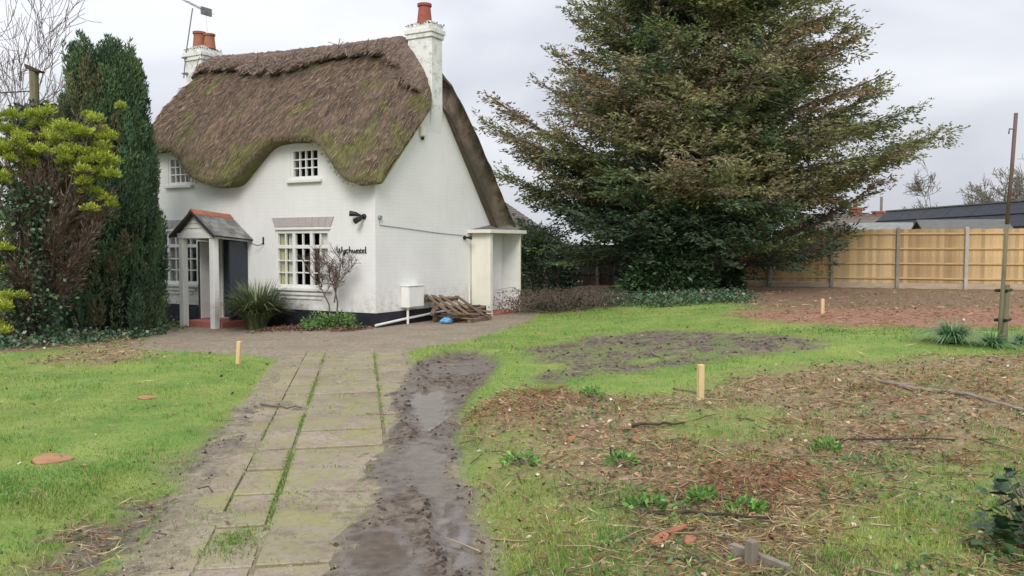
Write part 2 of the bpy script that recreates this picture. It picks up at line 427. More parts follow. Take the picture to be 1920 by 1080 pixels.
M = {}
M['wall'] = m_wall(); M['stack'] = m_wall('flaking_painted_brick', 0.75); M['thatch'] = m_thatch('thatch'); M['ridge'] = m_thatch('thatch_ridge', True); M['glass'] = m_glass()
M['ground'] = m_ground(); M['slab'] = m_slab()
M['white'] = simple('white_gloss_paint', (0.80, 0.80, 0.77), (0.72, 0.72, 0.69), 3, 0.45, 0.08)
M['cream'] = simple('cream_paint', (0.78, 0.76, 0.66), (0.70, 0.68, 0.58), 3, 0.6, 0.1)
M['black'] = simple('black_bitumen_paint', (0.014, 0.014, 0.022), (0.03, 0.03, 0.042), 5, 0.55, 0.25)
M['navy'] = simple('navy_gloss_paint', (0.020, 0.028, 0.045), (0.028, 0.036, 0.055), 3, 0.3, 0.08, spec=0.5)
M['lintel'] = simple('flaking_pinkish_paint', (0.50, 0.42, 0.41), (0.40, 0.38, 0.38), 5, 0.8, 0.4, (1, 1, 4))
M['slate'] = simple('grey_slate', (0.13, 0.135, 0.13), (0.24, 0.235, 0.225), 7, 0.55, 0.3, per_obj=0.7)
M['terra'] = simple('terracotta', (0.40, 0.15, 0.085), (0.28, 0.115, 0.075), 7, 0.75, 0.25)
M['terra_dark'] = simple('weathered_terracotta', (0.36, 0.105, 0.075), (0.25, 0.075, 0.06), 7, 0.75, 0.25)
M['redstep'] = simple('red_painted_step', (0.46, 0.15, 0.12), (0.36, 0.13, 0.105), 9, 0.6, 0.2)
M['dark'] = simple('unlit_room_dark', (0.03, 0.028, 0.026), (0.05, 0.045, 0.04), 2, 0.9, 0.0)
M['curtain'] = simple('grey_curtain', (0.80, 0.79, 0.76), (0.70, 0.69, 0.66), 8, 0.9, 0.1)
M['ycurtain'] = simple('yellow_curtain', (0.66, 0.64, 0.36), (0.56, 0.54, 0.30), 8, 0.9, 0.1)
M['metal'] = simple('dull_grey_metal', (0.30, 0.30, 0.31), (0.20, 0.20, 0.21), 9, 0.5, 0.1, metal=0.6)
M['blackmetal'] = simple('black_metal', (0.012, 0.012, 0.012), (0.022, 0.022, 0.022), 9, 0.45, 0.1)
M['greymetal'] = simple('grey_plastic', (0.28, 0.29, 0.30), (0.22, 0.23, 0.24), 9, 0.5, 0.1)
M['pegwood'] = simple('new_softwood', (0.72, 0.54, 0.30), (0.60, 0.43, 0.22), 5, 0.7, 0.3, (6, 6, 1))
M['board2'] = simple('brown_fence_board', (0.53, 0.375, 0.20), (0.36, 0.245, 0.125), 2.2, 0.75, 0.35, (3, 3, 0.7), per_obj=0.5)
M['board3'] = simple('pale_fence_board', (0.66, 0.50, 0.28), (0.50, 0.36, 0.19), 2.2, 0.75, 0.35, (3, 3, 0.7), per_obj=0.45)
M['board'] = simple('yellow_fence_board', (0.61, 0.445, 0.235), (0.43, 0.30, 0.15), 2.2, 0.75, 0.35, (3, 3, 0.7), per_obj=0.5)
M['rail'] = simple('yellow_fence_rail', (0.64, 0.45, 0.22), (0.50, 0.33, 0.15), 4, 0.75, 0.35, (1, 5, 5))
M['concrete'] = simple('concrete_post', (0.50, 0.48, 0.43), (0.38, 0.36, 0.32), 5, 0.85, 0.35)
M['conc_dark'] = simple('weathered_concrete_post', (0.34, 0.29, 0.235), (0.24, 0.205, 0.165), 5, 0.85, 0.35)
M['gravelboard'] = simple('gravel_board', (0.50, 0.41, 0.30), (0.38, 0.31, 0.22), 4, 0.85, 0.3, (1, 3, 3))
M['oldboard'] = simple('old_fence_board', (0.115, 0.092, 0.07), (0.065, 0.052, 0.042), 4, 0.85, 0.4, (5, 5, 0.7), per_obj=0.5)
M['bark'] = simple('bark', (0.11, 0.082, 0.06), (0.055, 0.042, 0.034), 7, 0.9, 0.8, (3, 3, 0.6), bd=0.03)
M['yewbark'] = simple('yew_bark', (0.16, 0.115, 0.085), (0.075, 0.055, 0.045), 6, 0.9, 0.8, (3, 3, 0.6), bd=0.03)
M['twig'] = simple('twig_bark', (0.17, 0.125, 0.10), (0.10, 0.075, 0.062), 8, 0.85, 0.3)
M['palebark'] = simple('pale_bark', (0.23, 0.20, 0.165), (0.15, 0.125, 0.105), 6, 0.9, 0.4, (2, 2, .6))
M['greywood'] = simple('weathered_grey_wood', (0.30, 0.26, 0.21), (0.19, 0.16, 0.13), 4, 0.85, 0.4, (4, 4, 1))
M['polewood'] = simple('mossy_pole_wood', (0.22, 0.20, 0.12), (0.15, 0.13, 0.085), 6, 0.85, 0.4, (3, 3, .6))
M['redpole'] = simple('reddish_bare_wood', (0.18, 0.115, 0.10), (0.115, 0.075, 0.07), 6, 0.7, 0.3, (3, 3, .6))
M['cutwood'] = simple('fresh_cut_wood', (0.44, 0.24, 0.12), (0.32, 0.165, 0.085), 9, 0.7, 0.3)
M['splitwood'] = simple('split_orange_wood', (0.62, 0.30, 0.11), (0.50, 0.22, 0.08), 9, 0.7, 0.3)
M['pallet'] = simple('dirty_pallet_wood', (0.24, 0.165, 0.11), (0.12, 0.085, 0.06), 5, 0.85, 0.4, (2, 2, 2), per_obj=0.5)
M['blue'] = simple('blue_plastic', (0.10, 0.30, 0.55), (0.16, 0.38, 0.62), 8, 0.4, 0.2)
M['leaf'] = leafmat('foliage'); M['gloss_leaf'] = leafmat('glossy_foliage', 0.32, 0.5, 0.08); M['grassblade'] = leafmat('grass_blades', 0.6, 0.25, 0.25)
M['litter'] = leafmat('dry_litter', 0.85, 0.15, 0.05)
M['core'] = simple('shade_core', (0.018, 0.022, 0.014), (0.03, 0.032, 0.02), 6, 0.95, 0.5)
M['roofdark'] = simple('dark_roof_sheet', (0.022, 0.024, 0.034), (0.035, 0.038, 0.05), 1.5, 0.6, 0.15, (1, 1, 5))
M['felt'] = simple('grey_roof_felt', (0.155, 0.155, 0.145), (0.115, 0.115, 0.11), 4, 0.9, 0.3)
M['felt2'] = simple('pale_roof_felt', (0.27, 0.28, 0.27), (0.20, 0.21, 0.20), 4, 0.9, 0.3)
M['shedwood'] = simple('red_shed_wood', (0.24, 0.085, 0.055), (0.16, 0.06, 0.04), 4, 0.8, 0.3)
M['darkwood'] = simple('dark_shed_wood', (0.03, 0.026, 0.024), (0.05, 0.043, 0.04), 4, 0.8, 0.3)
M['brick'] = simple('red_brick', (0.30, 0.115, 0.075), (0.20, 0.08, 0.06), 8, 0.85, 0.4)
M['tile'] = simple('brown_roof_tile', (0.17, 0.135, 0.115), (0.11, 0.09, 0.08), 5, 0.85, 0.5, per_obj=0.4)

# ------------------------------------------------------------------ ground
def poly_sd(px, py, poly):
    """signed distance (inside positive) of points to a polygon"""
    P = np.asarray(poly, float); n = len(P)
    d = np.full(px.shape, 1e9); ins = np.zeros(px.shape, bool)
    for i in range(n):
        a = P[i]; b = P[(i + 1) % n]; e = b - a
        t = np.clip(((px - a[0]) * e[0] + (py - a[1]) * e[1]) / max(e @ e, 1e-9), 0, 1)
        d = np.minimum(d, (px - a[0] - t * e[0]) ** 2 + (py - a[1] - t * e[1]) ** 2)
        c = ((a[1] > py) != (b[1] > py))
        with np.errstate(divide='ignore', invalid='ignore'):
            xi = (b[0] - a[0]) * (py - a[1]) / (b[1] - a[1] if b[1] != a[1] else 1e-9) + a[0]
        ins ^= c & (px < xi)
    return np.where(ins, 1, -1) * np.sqrt(d)
def gp(pts): return [G(*p)[:2] for p in pts]
Z = {
 'mud': gp([(770, 690), (830, 668), (900, 664), (945, 690), (925, 722), (885, 765), (862, 810), (866, 890), (892, 980), (940, 1079), (960, 1150), (600, 1150), (640, 1050), (690, 930), (722, 820), (745, 740)]),
 'pud1': gp([(742, 850), (795, 815), (850, 860), (862, 940), (805, 945), (760, 905)]), 'pud2': gp([(825, 930), (885, 960), (905, 1060), (845, 1100), (790, 1000)]), 'pud3': gp([(660, 1010), (745, 985), (800, 1050), (780, 1140), (640, 1140)]), 'pud4': gp([(775, 745), (832, 728), (852, 790), (800, 812), (765, 790)]),
 'verge': gp([(520, 760), (470, 770), (400, 812), (330, 900), (230, 965), (110, 1020), (60, 1150), (200, 1150), (300, 1000), (390, 880), (470, 800), (535, 765)]),
 'track1': gp([(985, 665), (1100, 630), (1230, 618), (1420, 628), (1550, 655), (1490, 682), (1340, 682), (1210, 690), (1090, 702), (1005, 696)]),
 'track2': gp([(1035, 742), (1090, 722), (1230, 712), (1330, 700), (1335, 686), (1180, 694), (1050, 708), (1010, 735)]),
 'litter': gp([(870, 800), (950, 768), (1060, 764), (1180, 775), (1300, 760), (1420, 720), (1560, 700), (1920, 684), (2150, 684), (2150, 1150), (1000, 1150), (930, 1000), (880, 900)]),
 'green1': gp([(885, 860), (1000, 850), (1080, 930), (1180, 1000), (1200, 1150), (960, 1150), (900, 960)]),
 'green2': gp([(1600, 930), (1700, 900), (1900, 890), (2100, 1000), (2050, 1150), (1500, 1150), (1540, 1000)]),
 'green3': gp([(1230, 800), (1400, 780), (1500, 800), (1420, 850), (1260, 850)]),
 'red': gp([(1360, 588), (1480, 578), (1700, 578), (1960, 570), (2100, 570), (2100, 612), (1800, 618), (1600, 612), (1450, 604)]),
 'bare': gp([(985, 592), (1080, 575), (1380, 560), (1420, 583), (2300, 575), (2500, 530), (960, 522), (960, 600)]),
 'patio': gp([(225, 655), (300, 622), (450, 600), (705, 596), (900, 586), (1010, 584), (1000, 600), (900, 632), (830, 652), (700, 665), (560, 672), (400, 668)]),
 'sand': gp([(740, 640), (900, 590), (1000, 588), (985, 604), (880, 634), (780, 650)]),
 'ivybed': gp([(-250, 700), (-100, 672), (60, 662), (200, 648), (320, 632), (330, 605), (200, 590), (-250, 590)]),
 'hole': gp([(1285, 965), (1370, 925), (1520, 930), (1500, 975), (1350, 990)]), 'hole2': gp([(1040, 830), (1130, 815), (1250, 835), (1200, 860), (1080, 860)]),
 'pile': gp([(868, 805), (950, 765), (1060, 762), (1090, 795), (980, 828), (880, 835)]), 'pile2': gp([(1250, 930), (1330, 900), (1500, 890), (1580, 940), (1540, 1000), (1300, 1010)]), 'pile3': gp([(1560, 745), (1700, 730), (1920, 720), (1920, 770), (1700, 800), (1580, 790)]),
 'brownl': gp([(60, 690), (130, 652), (250, 640), (300, 655), (270, 680), (170, 690)]),
}
def drive_o(x, y): return x + 0.176 * y
def zones(x, y):
    n1 = (fb2(x * 2.2, y * 2.2, 3) - 0.5); n2 = (fb2(x * 7, y * 7, 11, 3) - 0.5)
    w = lambda k, soft, amp=1.0: S(-soft, soft, poly_sd(x, y, Z[k]) + amp * (n1 * 0.55 + n2 * 0.25))
    patchy = lambda t, sc=5.0: S(t - 0.08, t + 0.08, fb2(x * sc, y * sc, 23, 4))
    mud = w('mud', 0.10, 0.6)
    o = drive_o(x, y)
    drv = S(-1.30, -1.16, o + n1 * .16) * (1 - S(0.62, 0.80, o)) * (1 - S(12.9, 13.3, y))
    verge = w('verge', 0.25, 1.2) * patchy(0.40)
    tr = np.maximum(w('track1', 0.25, 1.0) * (.62 + .38 * patchy(0.46, 4.5)), w('track2', 0.2, 1.0) * (.6 + .4 * patchy(0.46, 5)))
    red = w('red', 0.5); bare = w('bare', 0.6, 1.5)
    pat = w('patio', 0.15, 0.5); sand = w('sand', 0.2, .5)
    lit = w('litter', 0.35, 1.6)
    gr = np.maximum.reduce([w('green1', 0.5, 2), w('green2', 0.5, 2), w('green3', 0.4, 2)])
    lit = lit * (1 - 0.72 * gr)
    hole = np.maximum(w('hole', 0.15, 0.8), 0.5 * w('hole2', .15, .8)); red = np.maximum(red, hole * .8)
    lit = np.maximum(lit, w('brownl', 0.3, 1.2) * 0.9)
    pile = np.maximum.reduce([w('pile', .15, 1), w('pile2', .2, 1.4) * .8, w('pile3', .3, 1.5) * .6])
    ivy = w('ivybed', 0.25, 0.6)
    bare = np.maximum(np.maximum(bare * (1 - 0.4 * red), ivy), np.maximum(verge * 0.3, hole * .75))
    bare = bare * (1 - pat)
    mudt = np.maximum(np.maximum(mud, tr), verge * 0.9)
    pud = np.maximum.reduce([w(k, .05, .45) for k in ('pud1', 'pud2', 'pud3', 'pud4')])
    wet = np.maximum(np.maximum(pud, .55 * S(0.47, 0.55, fb2(x * 2.6, y * 1.0, 41, 4))) * mud, verge * 0.3)
    return dict(mud=mudt, drivemud=mud, lit=lit * (1 - drv) * (1 - mud), red=red, bare=bare, pat=pat, sand=sand, wet=wet, drv=drv, ivy=ivy, tr=tr, verge=verge, hole=hole, pile=pile)
def hdetail(x, y, z):
    """ruts, clods and sunk bed on top of the smooth lie of the land"""
    o = drive_o(x, y)
    h = 0.03 * (fb2(x * 1.3, y * 1.3, 5) - 0.5) * (1 - z['pat']) * (1 - z['drivemud'])
    h = h + 0.12 * S(0.72, 1.1, o) * (1 - S(12, 14, y)) * (1 - z['drivemud'])       # grass bank beside the drive
    h = h + 0.04 * (1 - S(-1.6, -1.25, o)) * (1 - S(12, 14, y)) * (1 - z['verge'] * .6)
    h = h + z['drv'] * (1 - z['drivemud']) * (-0.016 + 0.024 * S(0.50, 0.80, fb2(x * 2.4, y * 2.4, 53, 5)) + 0.012 * (fb2(x * 14, y * 14, 57, 3) - .5) + 0.022 * S(-0.80, -1.15, o))
    h = h - 0.05 * z['hole'] + z['pile'] * .10 * fb2(x * 4, y * 4, 63, 4)
    clod = fb2(x * 6, y * 6, 17, 4)
    h = h + z['drivemud'] * (0.022 + 0.045 * np.maximum(fb2(x * 11, y * 11, 17, 4) - 0.5, 0) * 2 * (1 - z['wet']) - 0.006 * z['wet'])
    ridge_ = np.exp(-((o - 0.72 - 0.08 * np.sin(y * 1.7)) / 0.09) ** 2) + 0.6 * np.exp(-((o - 0.42 - 0.05 * np.sin(y * 2.3)) / 0.05) ** 2)
    h = h + z['drivemud'] * ridge_ * 0.075 * (0.3 + clod) * (1 - .7 * z['wet'])
    cross = np.sin((y * 0.95 + x * 0.35) * 52) * S(8.3, 9.2, y) * (1 - S(11.5, 12.5, y)) * S(0.55, 0.7, o)   # tyre tread
    h = h + z['drivemud'] * cross * 0.008
    h = h * (1 - .9 * z['wet'] * z['drivemud']) + .016 * z['wet'] * z['drivemud']
    h = h + z['tr'] * (0.16 * (fb2(x * 3.6, y * 4.6, 29, 4) - 0.55))
    h = h + z['verge'] * 0.07 * (clod - 0.55)
    h = h + z['lit'] * 0.09 * (fb2(x * 2.2, y * 2.2, 37, 4) - 0.45)
    h = h + z['bare'] * (1 - z['drv']) * 0.06 * (clod - 0.5) * (1 - z['ivy'])
    return h
def ground_z(x, y):
    x = np.asarray(x, float); y = np.asarray(y, float)
    return hb(x, y) + hdetail(x, y, zones(x, y))
def axis(segs):
    out = []
    for a, b, st in segs: out.append(np.arange(a, b, st))
    return np.unique(np.round(np.concatenate(out), 4))
gx = axis([(-400, -40, 40), (-40, -14, 2), (-14, -5, 0.2), (-5, 7, 0.05), (7, 20, 0.16), (20, 40, 2), (40, 401, 40)])
gy = axis([(-60, -4, 8), (-4, 3, 0.5), (3, 11, 0.045), (11, 20, 0.085), (20, 30, 0.3), (30, 60, 3), (60, 100, 10), (100, 901, 50)])
XX, YY = np.meshgrid(gx, gy); xf, yf = XX.ravel(), YY.ravel()
zz = zones(xf, yf)
zf = hb(xf, yf) + hdetail(xf, yf, zz)
nx, ny = len(gx), len(gy)
ii = (np.arange(ny - 1)[:, None] * nx + np.arange(nx - 1)[None, :]).ravel()
me = np_mesh('garden_ground', np.stack([xf, yf, zf], 1), np.stack([ii, ii + 1, ii + nx + 1, ii + nx], 1), smooth=True)
for nm, chans in (('zone_a', (zz['mud'], zz['lit'], zz['red'])), ('zone_b', (np.maximum(np.maximum(zz['pat'], zz['sand']), zz['drv'] * .9), zz['bare'], zz['wet']))):
    a = me.color_attributes.new(nm, 'FLOAT_COLOR', 'POINT'); c = np.ones((len(xf), 4), np.float32)
    for i, ch in enumerate(chans): c[:, i] = ch
    a.data.foreach_set('color', c.ravel())
tag(link('garden_ground', me, M['ground']), kind='structure')

# driveway slabs
drive = thing('driveway', None, None, (0, 0, 0)); drive['kind'] = 'structure'
slab_meshes = []
for k in range(5):
    rs = np.random.RandomState(50 + k); mb = MB()
    w, l = 0.60, 0.60
    top = [(-.5 + rs.uniform(0, .02), -.5 + rs.uniform(0, .02)), (.5 - rs.uniform(0, .02), -.5 + rs.uniform(0, .02)), (.5 - rs.uniform(0, .02), .5 - rs.uniform(0, .02)), (-.5 + rs.uniform(0, .03), .5 - rs.uniform(0, .03))]
    mb.add([(x, y, -0.06) for x, y in top] + [(x, y, 0) for x, y in top], [(0, 3, 2, 1), (4, 5, 6, 7), (0, 1, 5, 4), (1, 2, 6, 5), (2, 3, 7, 6), (3, 0, 4, 7)])
    slab_meshes.append(mb.mesh('paving_slab', bevel=0.007)); slab_meshes[-1].materials.append(M['slab'])
ang = math.atan(0.176)
for ci, (o0, o1, ph, ln) in enumerate([(-1.17, -0.845, 0.2, 0.9), (-0.84, -0.567, 0.55, 0.62), (-0.552, 0.17, 0.0, 0.62), (0.182, 0.60, 0.33, 0.62)]):
    y = 3.0 + ph
    while y < 12.7:
        oc = (o0 + o1) / 2; yc = y + ln / 2
        xc = oc - 0.176 * yc
        o = link('paving_slab', slab_meshes[R.randint(5)], None, drive, (xc, yc, 0.002 + R.uniform(-.006, .006) + float(hb(xc, yc))),
                 (R.normal(0, .008), R.normal(0, .008), ang + R.normal(0, .006)), ((o1 - o0) * 0.985 - 0.004, ln - 0.008, 1))
        y += ln + 0.004

# ------------------------------------------------------------------ the cottage
O = G(705, 614); O[2] = 0.0
TH = math.radians(30)
EX = V3(math.cos(TH), -math.sin(TH), 0); EY = V3(math.sin(TH), math.cos(TH), 0)
def HW(x, y, z): return O + EX * x + EY * y + V3(0, 0, z)
HL = 7.0; HD = 4.4
cottage = thing('thatched_cottage', 'white painted brick cottage with mossy brown thatched roof and two chimneys', 'cottage', tuple(O), -TH)

EK = [(-8.4, 3.70), (-7.1, 3.72), (-6.6, 3.76), (-5.9, 3.78), (-5.5, 3.68), (-5.25, 3.42), (-5.0, 3.14), (-4.75, 2.97), (-4.35, 2.90), (-3.85, 2.90), (-3.60, 2.93), (-2.74, 3.64), (-2.5, 3.73), (-2.1, 3.75), (-1.5, 3.72), (-1.18, 3.60), (-0.54, 2.90), (-0.36, 2.80), (-0.1, 2.82), (0.3, 2.86)]
_ex = np.array([k[0] for k in EK]); _ez = np.array([k[1] for k in EK])
def eave(x):
    xs = np.asarray(x, float)
    return sum(np.interp(xs + d, _ex, _ez) for d in (-0.1, -0.05, 0, 0.05, 0.1)) / 5
YR = 2.05
def ridge_z(x):
    x = np.asarray(x, float)
    z = 6.12 + 0.22 * (-x / HL) - 0.06 * np.sin(np.clip(-x / HL, 0, 1) * math.pi)
    return z - 1.05 * S(-0.95, 0.22, x) ** 1.25 - 0.22 * S(-6.6, -7.15, x) ** 1.3
def ridge_rear(x): return ridge_z(x) + 0.50 * S(-0.95, 0.22, x) ** 1.25
def roof_cols(x, grow=0.0, t0=0.0):
    """outer profile of the thatch for the column x: front points then rear points"""
    ze = float(eave(x)); zr = float(ridge_z(x)); lift = (ze - 2.9) / 0.85
    ye = -0.40 + 0.06 * max(lift, 0)
    return ze, zr, ye

def build_thatch():
    xs = np.concatenate([np.linspace(-7.12, -6.9, 6), np.arange(-6.85, -0.15, 0.075), np.linspace(-0.12, 0.17, 9)])
    nf, nr = 46, 30
    V = []
    for x in xs:
        ze, zr, ye = roof_cols(x)
        e = min(0.17 - x, x + 7.12)                       # distance from the verge
        t = np.linspace(0, 1, nf)
        yo = ye + (YR - ye) * t
        zo = ze + 0.10 + (zr - ze - 0.10) * t + 0.16 * np.sin(math.pi * t) * (1 - 0.6 * S(-0.5, 0.15, x)) 
        # rounded lip at the eave
        lip = np.exp(-t * nf / 1.6); yo = yo + 0.035 * lip; zo = zo - 0.05 * lip
        zo = zo - 0.10 * np.exp(-((t - 1) / 0.04) ** 2)   # rounded ridge
        yre, zre = 5.45, 2.02
        s = np.linspace(0, 1, nr + 1)[1:]
        zq = float(ridge_rear(x)); yb = YR + (yre - YR) * s; zb = zq - 0.08 + (zre - zq + 0.08) * s + 0.26 * np.sin(math.pi * s) ** .8
        oy = np.concatenate([yo, yb]); oz = np.concatenate([zo, zb])
        # inner line
        iy = np.concatenate([0.03 + (YR - 0.03) * t, YR + (4.42 - YR) * s]); zi = zr - 0.60 + 0.42 * S(-0.95, 0.22, x)
        iz = np.concatenate([ze - 0.02 + (zi - ze + 0.02) * t, zi + (2.0 - zi) * s])
        if e < 0.24:                                      # verge rolls over
            k = 0.78 * (1 - math.sqrt(max(0, 1 - (1 - e / 0.24) ** 2))) * np.where(np.arange(nf + nr) < nf, 1.0, 0.25)
            oy = oy + (iy - oy) * k; oz = oz + (iz - oz) * k
        ov = 1 - 0.9 * np.exp(-((np.concatenate([oy, iy]) - 2.06) / 0.30) ** 4)   # the verge stops short at the stack
        xx = np.where(x > 0, x * ov, x) if x > 0 else np.full(2 * (nf + nr), x)
        V.append(np.stack([xx, np.concatenate([oy, iy]), np.concatenate([oz, iz])], 1))
    V = np.array(V); nc, m2, _ = V.shape; m = m2 // 2
    # uneven weathered surface on the outer skin
    P = V[:, :m].reshape(-1, 3)
    dn = (vn3(P * V3(1, .8, .8), 1.7, 1) - .5) * 0.10 + (vn3(P * V3(1.6, .7, .7), 5.0, 2) - .5) * 0.055 + (vn3(P * V3(2.5, .8, .8), 11, 3) - .5) * 0.035
    V[:, :m, 1] -= dn.reshape(nc, m) * 0.6 * np.where(np.arange(m) < nf, 1, -1)[None, :]; V[:, :m, 2] += dn.reshape(nc, m) * 0.7
    loop = list(range(m)) + [m + i for i in range(m - 1, -1, -1)]
    F = []
    for c in range(nc - 1):
        a, b = c * m2, (c + 1) * m2
        for i in range(len(loop)):
            p, q = loop[i], loop[(i + 1) % len(loop)]
            F.append((a + p, b + p, b + q, a + q))
    for c, fl in ((0, False), (nc - 1, True)):
        a = c * m2
        for i in range(m - 1):
            f = (a + i, a + i + 1, a + m + i + 1, a + m + i); F.append(f if fl else f[::-1])
    return np_mesh('thatch', V.reshape(-1, 3), F, smooth=True), V[:, :m], nf, xs
me, ROOF, NF, RXS = build_thatch()
roof = link('thatch', me, M['thatch'], cottage)

def build_ridge_cap():
    xs = np.arange(-7.0, 0.0, 0.04)
    V = []; prof = 24
    for x in xs:
        ze, zr, ye = roof_cols(x)
        endd = min(-x, x + 7.0)
        ph = (x * 2.05) % 1.0
        sc = 0.06 * abs(math.sin(math.pi * ph)) + 0.03 * float(fb2(x * 3, 0.5, 3))
        tf = 0.155 + sc + 0.03 * S(-1.2, -0.2, x)
        ts = np.linspace(-1, 1, prof)
        row = []
        for s_ in ts:
            q = abs(s_) * tf
            th_ = 0.165 * (1 - 0.25 * abs(s_)) * min(1, 0.25 + endd * 4)
            if s_ <= 0:
                y = YR + (ye - YR) * q; z = zr + (ze + 0.1 - zr) * q + 0.16 * math.sin(math.pi * (1 - q))
            else:
                y = YR + (5.45 - YR) * q * 0.85; z = zr + (2.02 - zr) * q * 0.85 + 0.14 * math.sin(math.pi * q)
            z -= 0.10 * math.exp(-(q / 0.05) ** 2)
            n = V3(0, -1 if s_ < 0 else 1, 0.8); n = n / np.linalg.norm(n)
            if abs(s_) < 0.12: n = V3(0, s_ * 6, 1); n = n / np.linalg.norm(n)
            p = V3(x, y, z) + n * (th_ + 0.05)
            row.append(p)
        # turned-under edges
        first, last = row[0] + V3(0, 0.13, -0.07), row[-1] + V3(0, -0.13, -0.07)
        V.append([first] + row + [last])
    V = np.array(V); nc, m, _ = V.shape
    dn = (vn3(V.reshape(-1, 3) * V3(2, 1, 1), 7, 4) - .5) * 0.05
    V[:, :, 2] += dn.reshape(nc, m)
    F = []
    for c in range(nc - 1):
        for i in range(m - 1):
            a = c * m + i; F.append((a, a + m, a + m + 1, a + 1))
    for c, fl in ((0, 1), (nc - 1, 0)):
        for i in range(m // 2 - 1):
            f = (c * m + i, c * m + i + 1, c * m + m - 2 - i, c * m + m - 1 - i); F.append(f if fl else f[::-1])
    return np_mesh('ridge_cap', V.reshape(-1, 3), F, smooth=True), V
me, RCAP = build_ridge_cap()
ridge_cap = link('ridge_cap', me, M['ridge'], cottage)

# loose straw ends over the thatch so the surface frays
def thatch_straw():
    rs = np.random.RandomState(5); n = 38000
    nc, m, _ = ROOF.shape
    ci = rs.randint(0, nc - 1, n); pi = rs.randint(2, NF - 4, n); fr = rs.rand(n, 2)
    A = ROOF[ci, pi]; B = ROOF[ci + 1, pi]; Cc = ROOF[ci, pi + 1]
    P = A + (B - A) * fr[:, :1] + (Cc - A) * fr[:, 1:]
    down = norm(A - Cc); nrm = norm(np.cross(B - A, Cc - A)); nrm *= np.sign(nrm[:, 2:3] + 1e-6)
    D = norm(down + nrm * rs.uniform(0.02, 0.14, (n, 1)) + np.array([1, 0, 0]) * rs.normal(0, 0.16, (n, 1)))
    P = P - D * 0.05 + nrm * 0.004
    L = rs.uniform(0.10, 0.30, n); W = rs.uniform(0.004, 0.010, n)
    base = np.array([[0.31, 0.23, 0.175], [0.19, 0.145, 0.115], [0.44, 0.305, 0.205], [0.13, 0.105, 0.09], [0.25, 0.25, 0.09]])
    hgt = np.clip((4.6 - P[:, 2]) / 1.6, 0, 1); pm = vn3(P, 2.6, 8) * .8 + .1 + hgt * 0.3
    k = rs.randint(0, 4, n); k = np.where((pm > 0.72) & (rs.rand(n) < .8), 4, k)
    C = base[k] * rs.uniform(0.7, 1.25, (n, 1))
    # eave fringe
    ne = 5200; ci = rs.randint(0, nc - 1, ne); pi = rs.randint(0, 3, ne); P2 = ROOF[ci, pi] + rs.normal(0, .015, (ne, 3)); P2[:, 0] += rs.uniform(-.04, .04, ne)
    D2 = norm(np.stack([rs.normal(0, .25, ne), rs.uniform(-.5, .05, ne), -np.ones(ne)], 1))
    C2 = base[rs.choice([0, 1, 3, 4], ne)] * rs.uniform(.6, 1.1, (ne, 1))
    # ridge
    nr = 9000; q = RCAP.reshape(-1, 3); idx = rs.randint(0, RCAP.shape[0] - 1, nr); jj = rs.randint(1, RCAP.shape[1] // 2 + 1, nr)
    P3 = RCAP[idx, jj] + rs.normal(0, .012, (nr, 3)); P3[:, 0] += rs.uniform(-.03, .03, nr)
    D3 = norm(np.stack([rs.normal(0, .18, nr), -np.ones(nr) * .65, -np.ones(nr) * rs.uniform(.3, .8, nr)], 1))
    C3 = np.array([[0.33, 0.24, 0.195], [0.23, 0.165, 0.135], [0.42, 0.31, 0.25]])[rs.randint(0, 3, nr)] * rs.uniform(.7, 1.2, (nr, 1))
    P = np.concatenate([P, P2, P3]); D = np.concatenate([D, D2, D3]); C = np.concatenate([C, C2, C3])
    L = np.concatenate([L, rs.uniform(.03, .10, ne), rs.uniform(.08, .2, nr)]); W = np.concatenate([W, rs.uniform(.006, .012, ne), rs.uniform(.006, .012, nr)])
    leaf_obj('loose_straw', P, D, L, W, C, M['litter'], roof, rs, kind='stuff')
thatch_straw()
# hazel spars sticking out along the edge of the ridge
rs = np.random.RandomState(12); mb = MB()
for i in range(70):
    c = rs.randint(4, RCAP.shape[0] - 4); p = RCAP[c, 1 + rs.randint(0, 5)] + V3(0, -.03, .02)
    d = norm(V3(rs.choice([-1, 1]) * rs.uniform(.3, 1), -.35, rs.uniform(-.6, .5))) * rs.uniform(.15, .42)
    mb.bar(p, p + d, .014, .012)
o = mb.build('hazel_spars', M['greywood'], ridge_cap); o['kind'] = 'stuff'

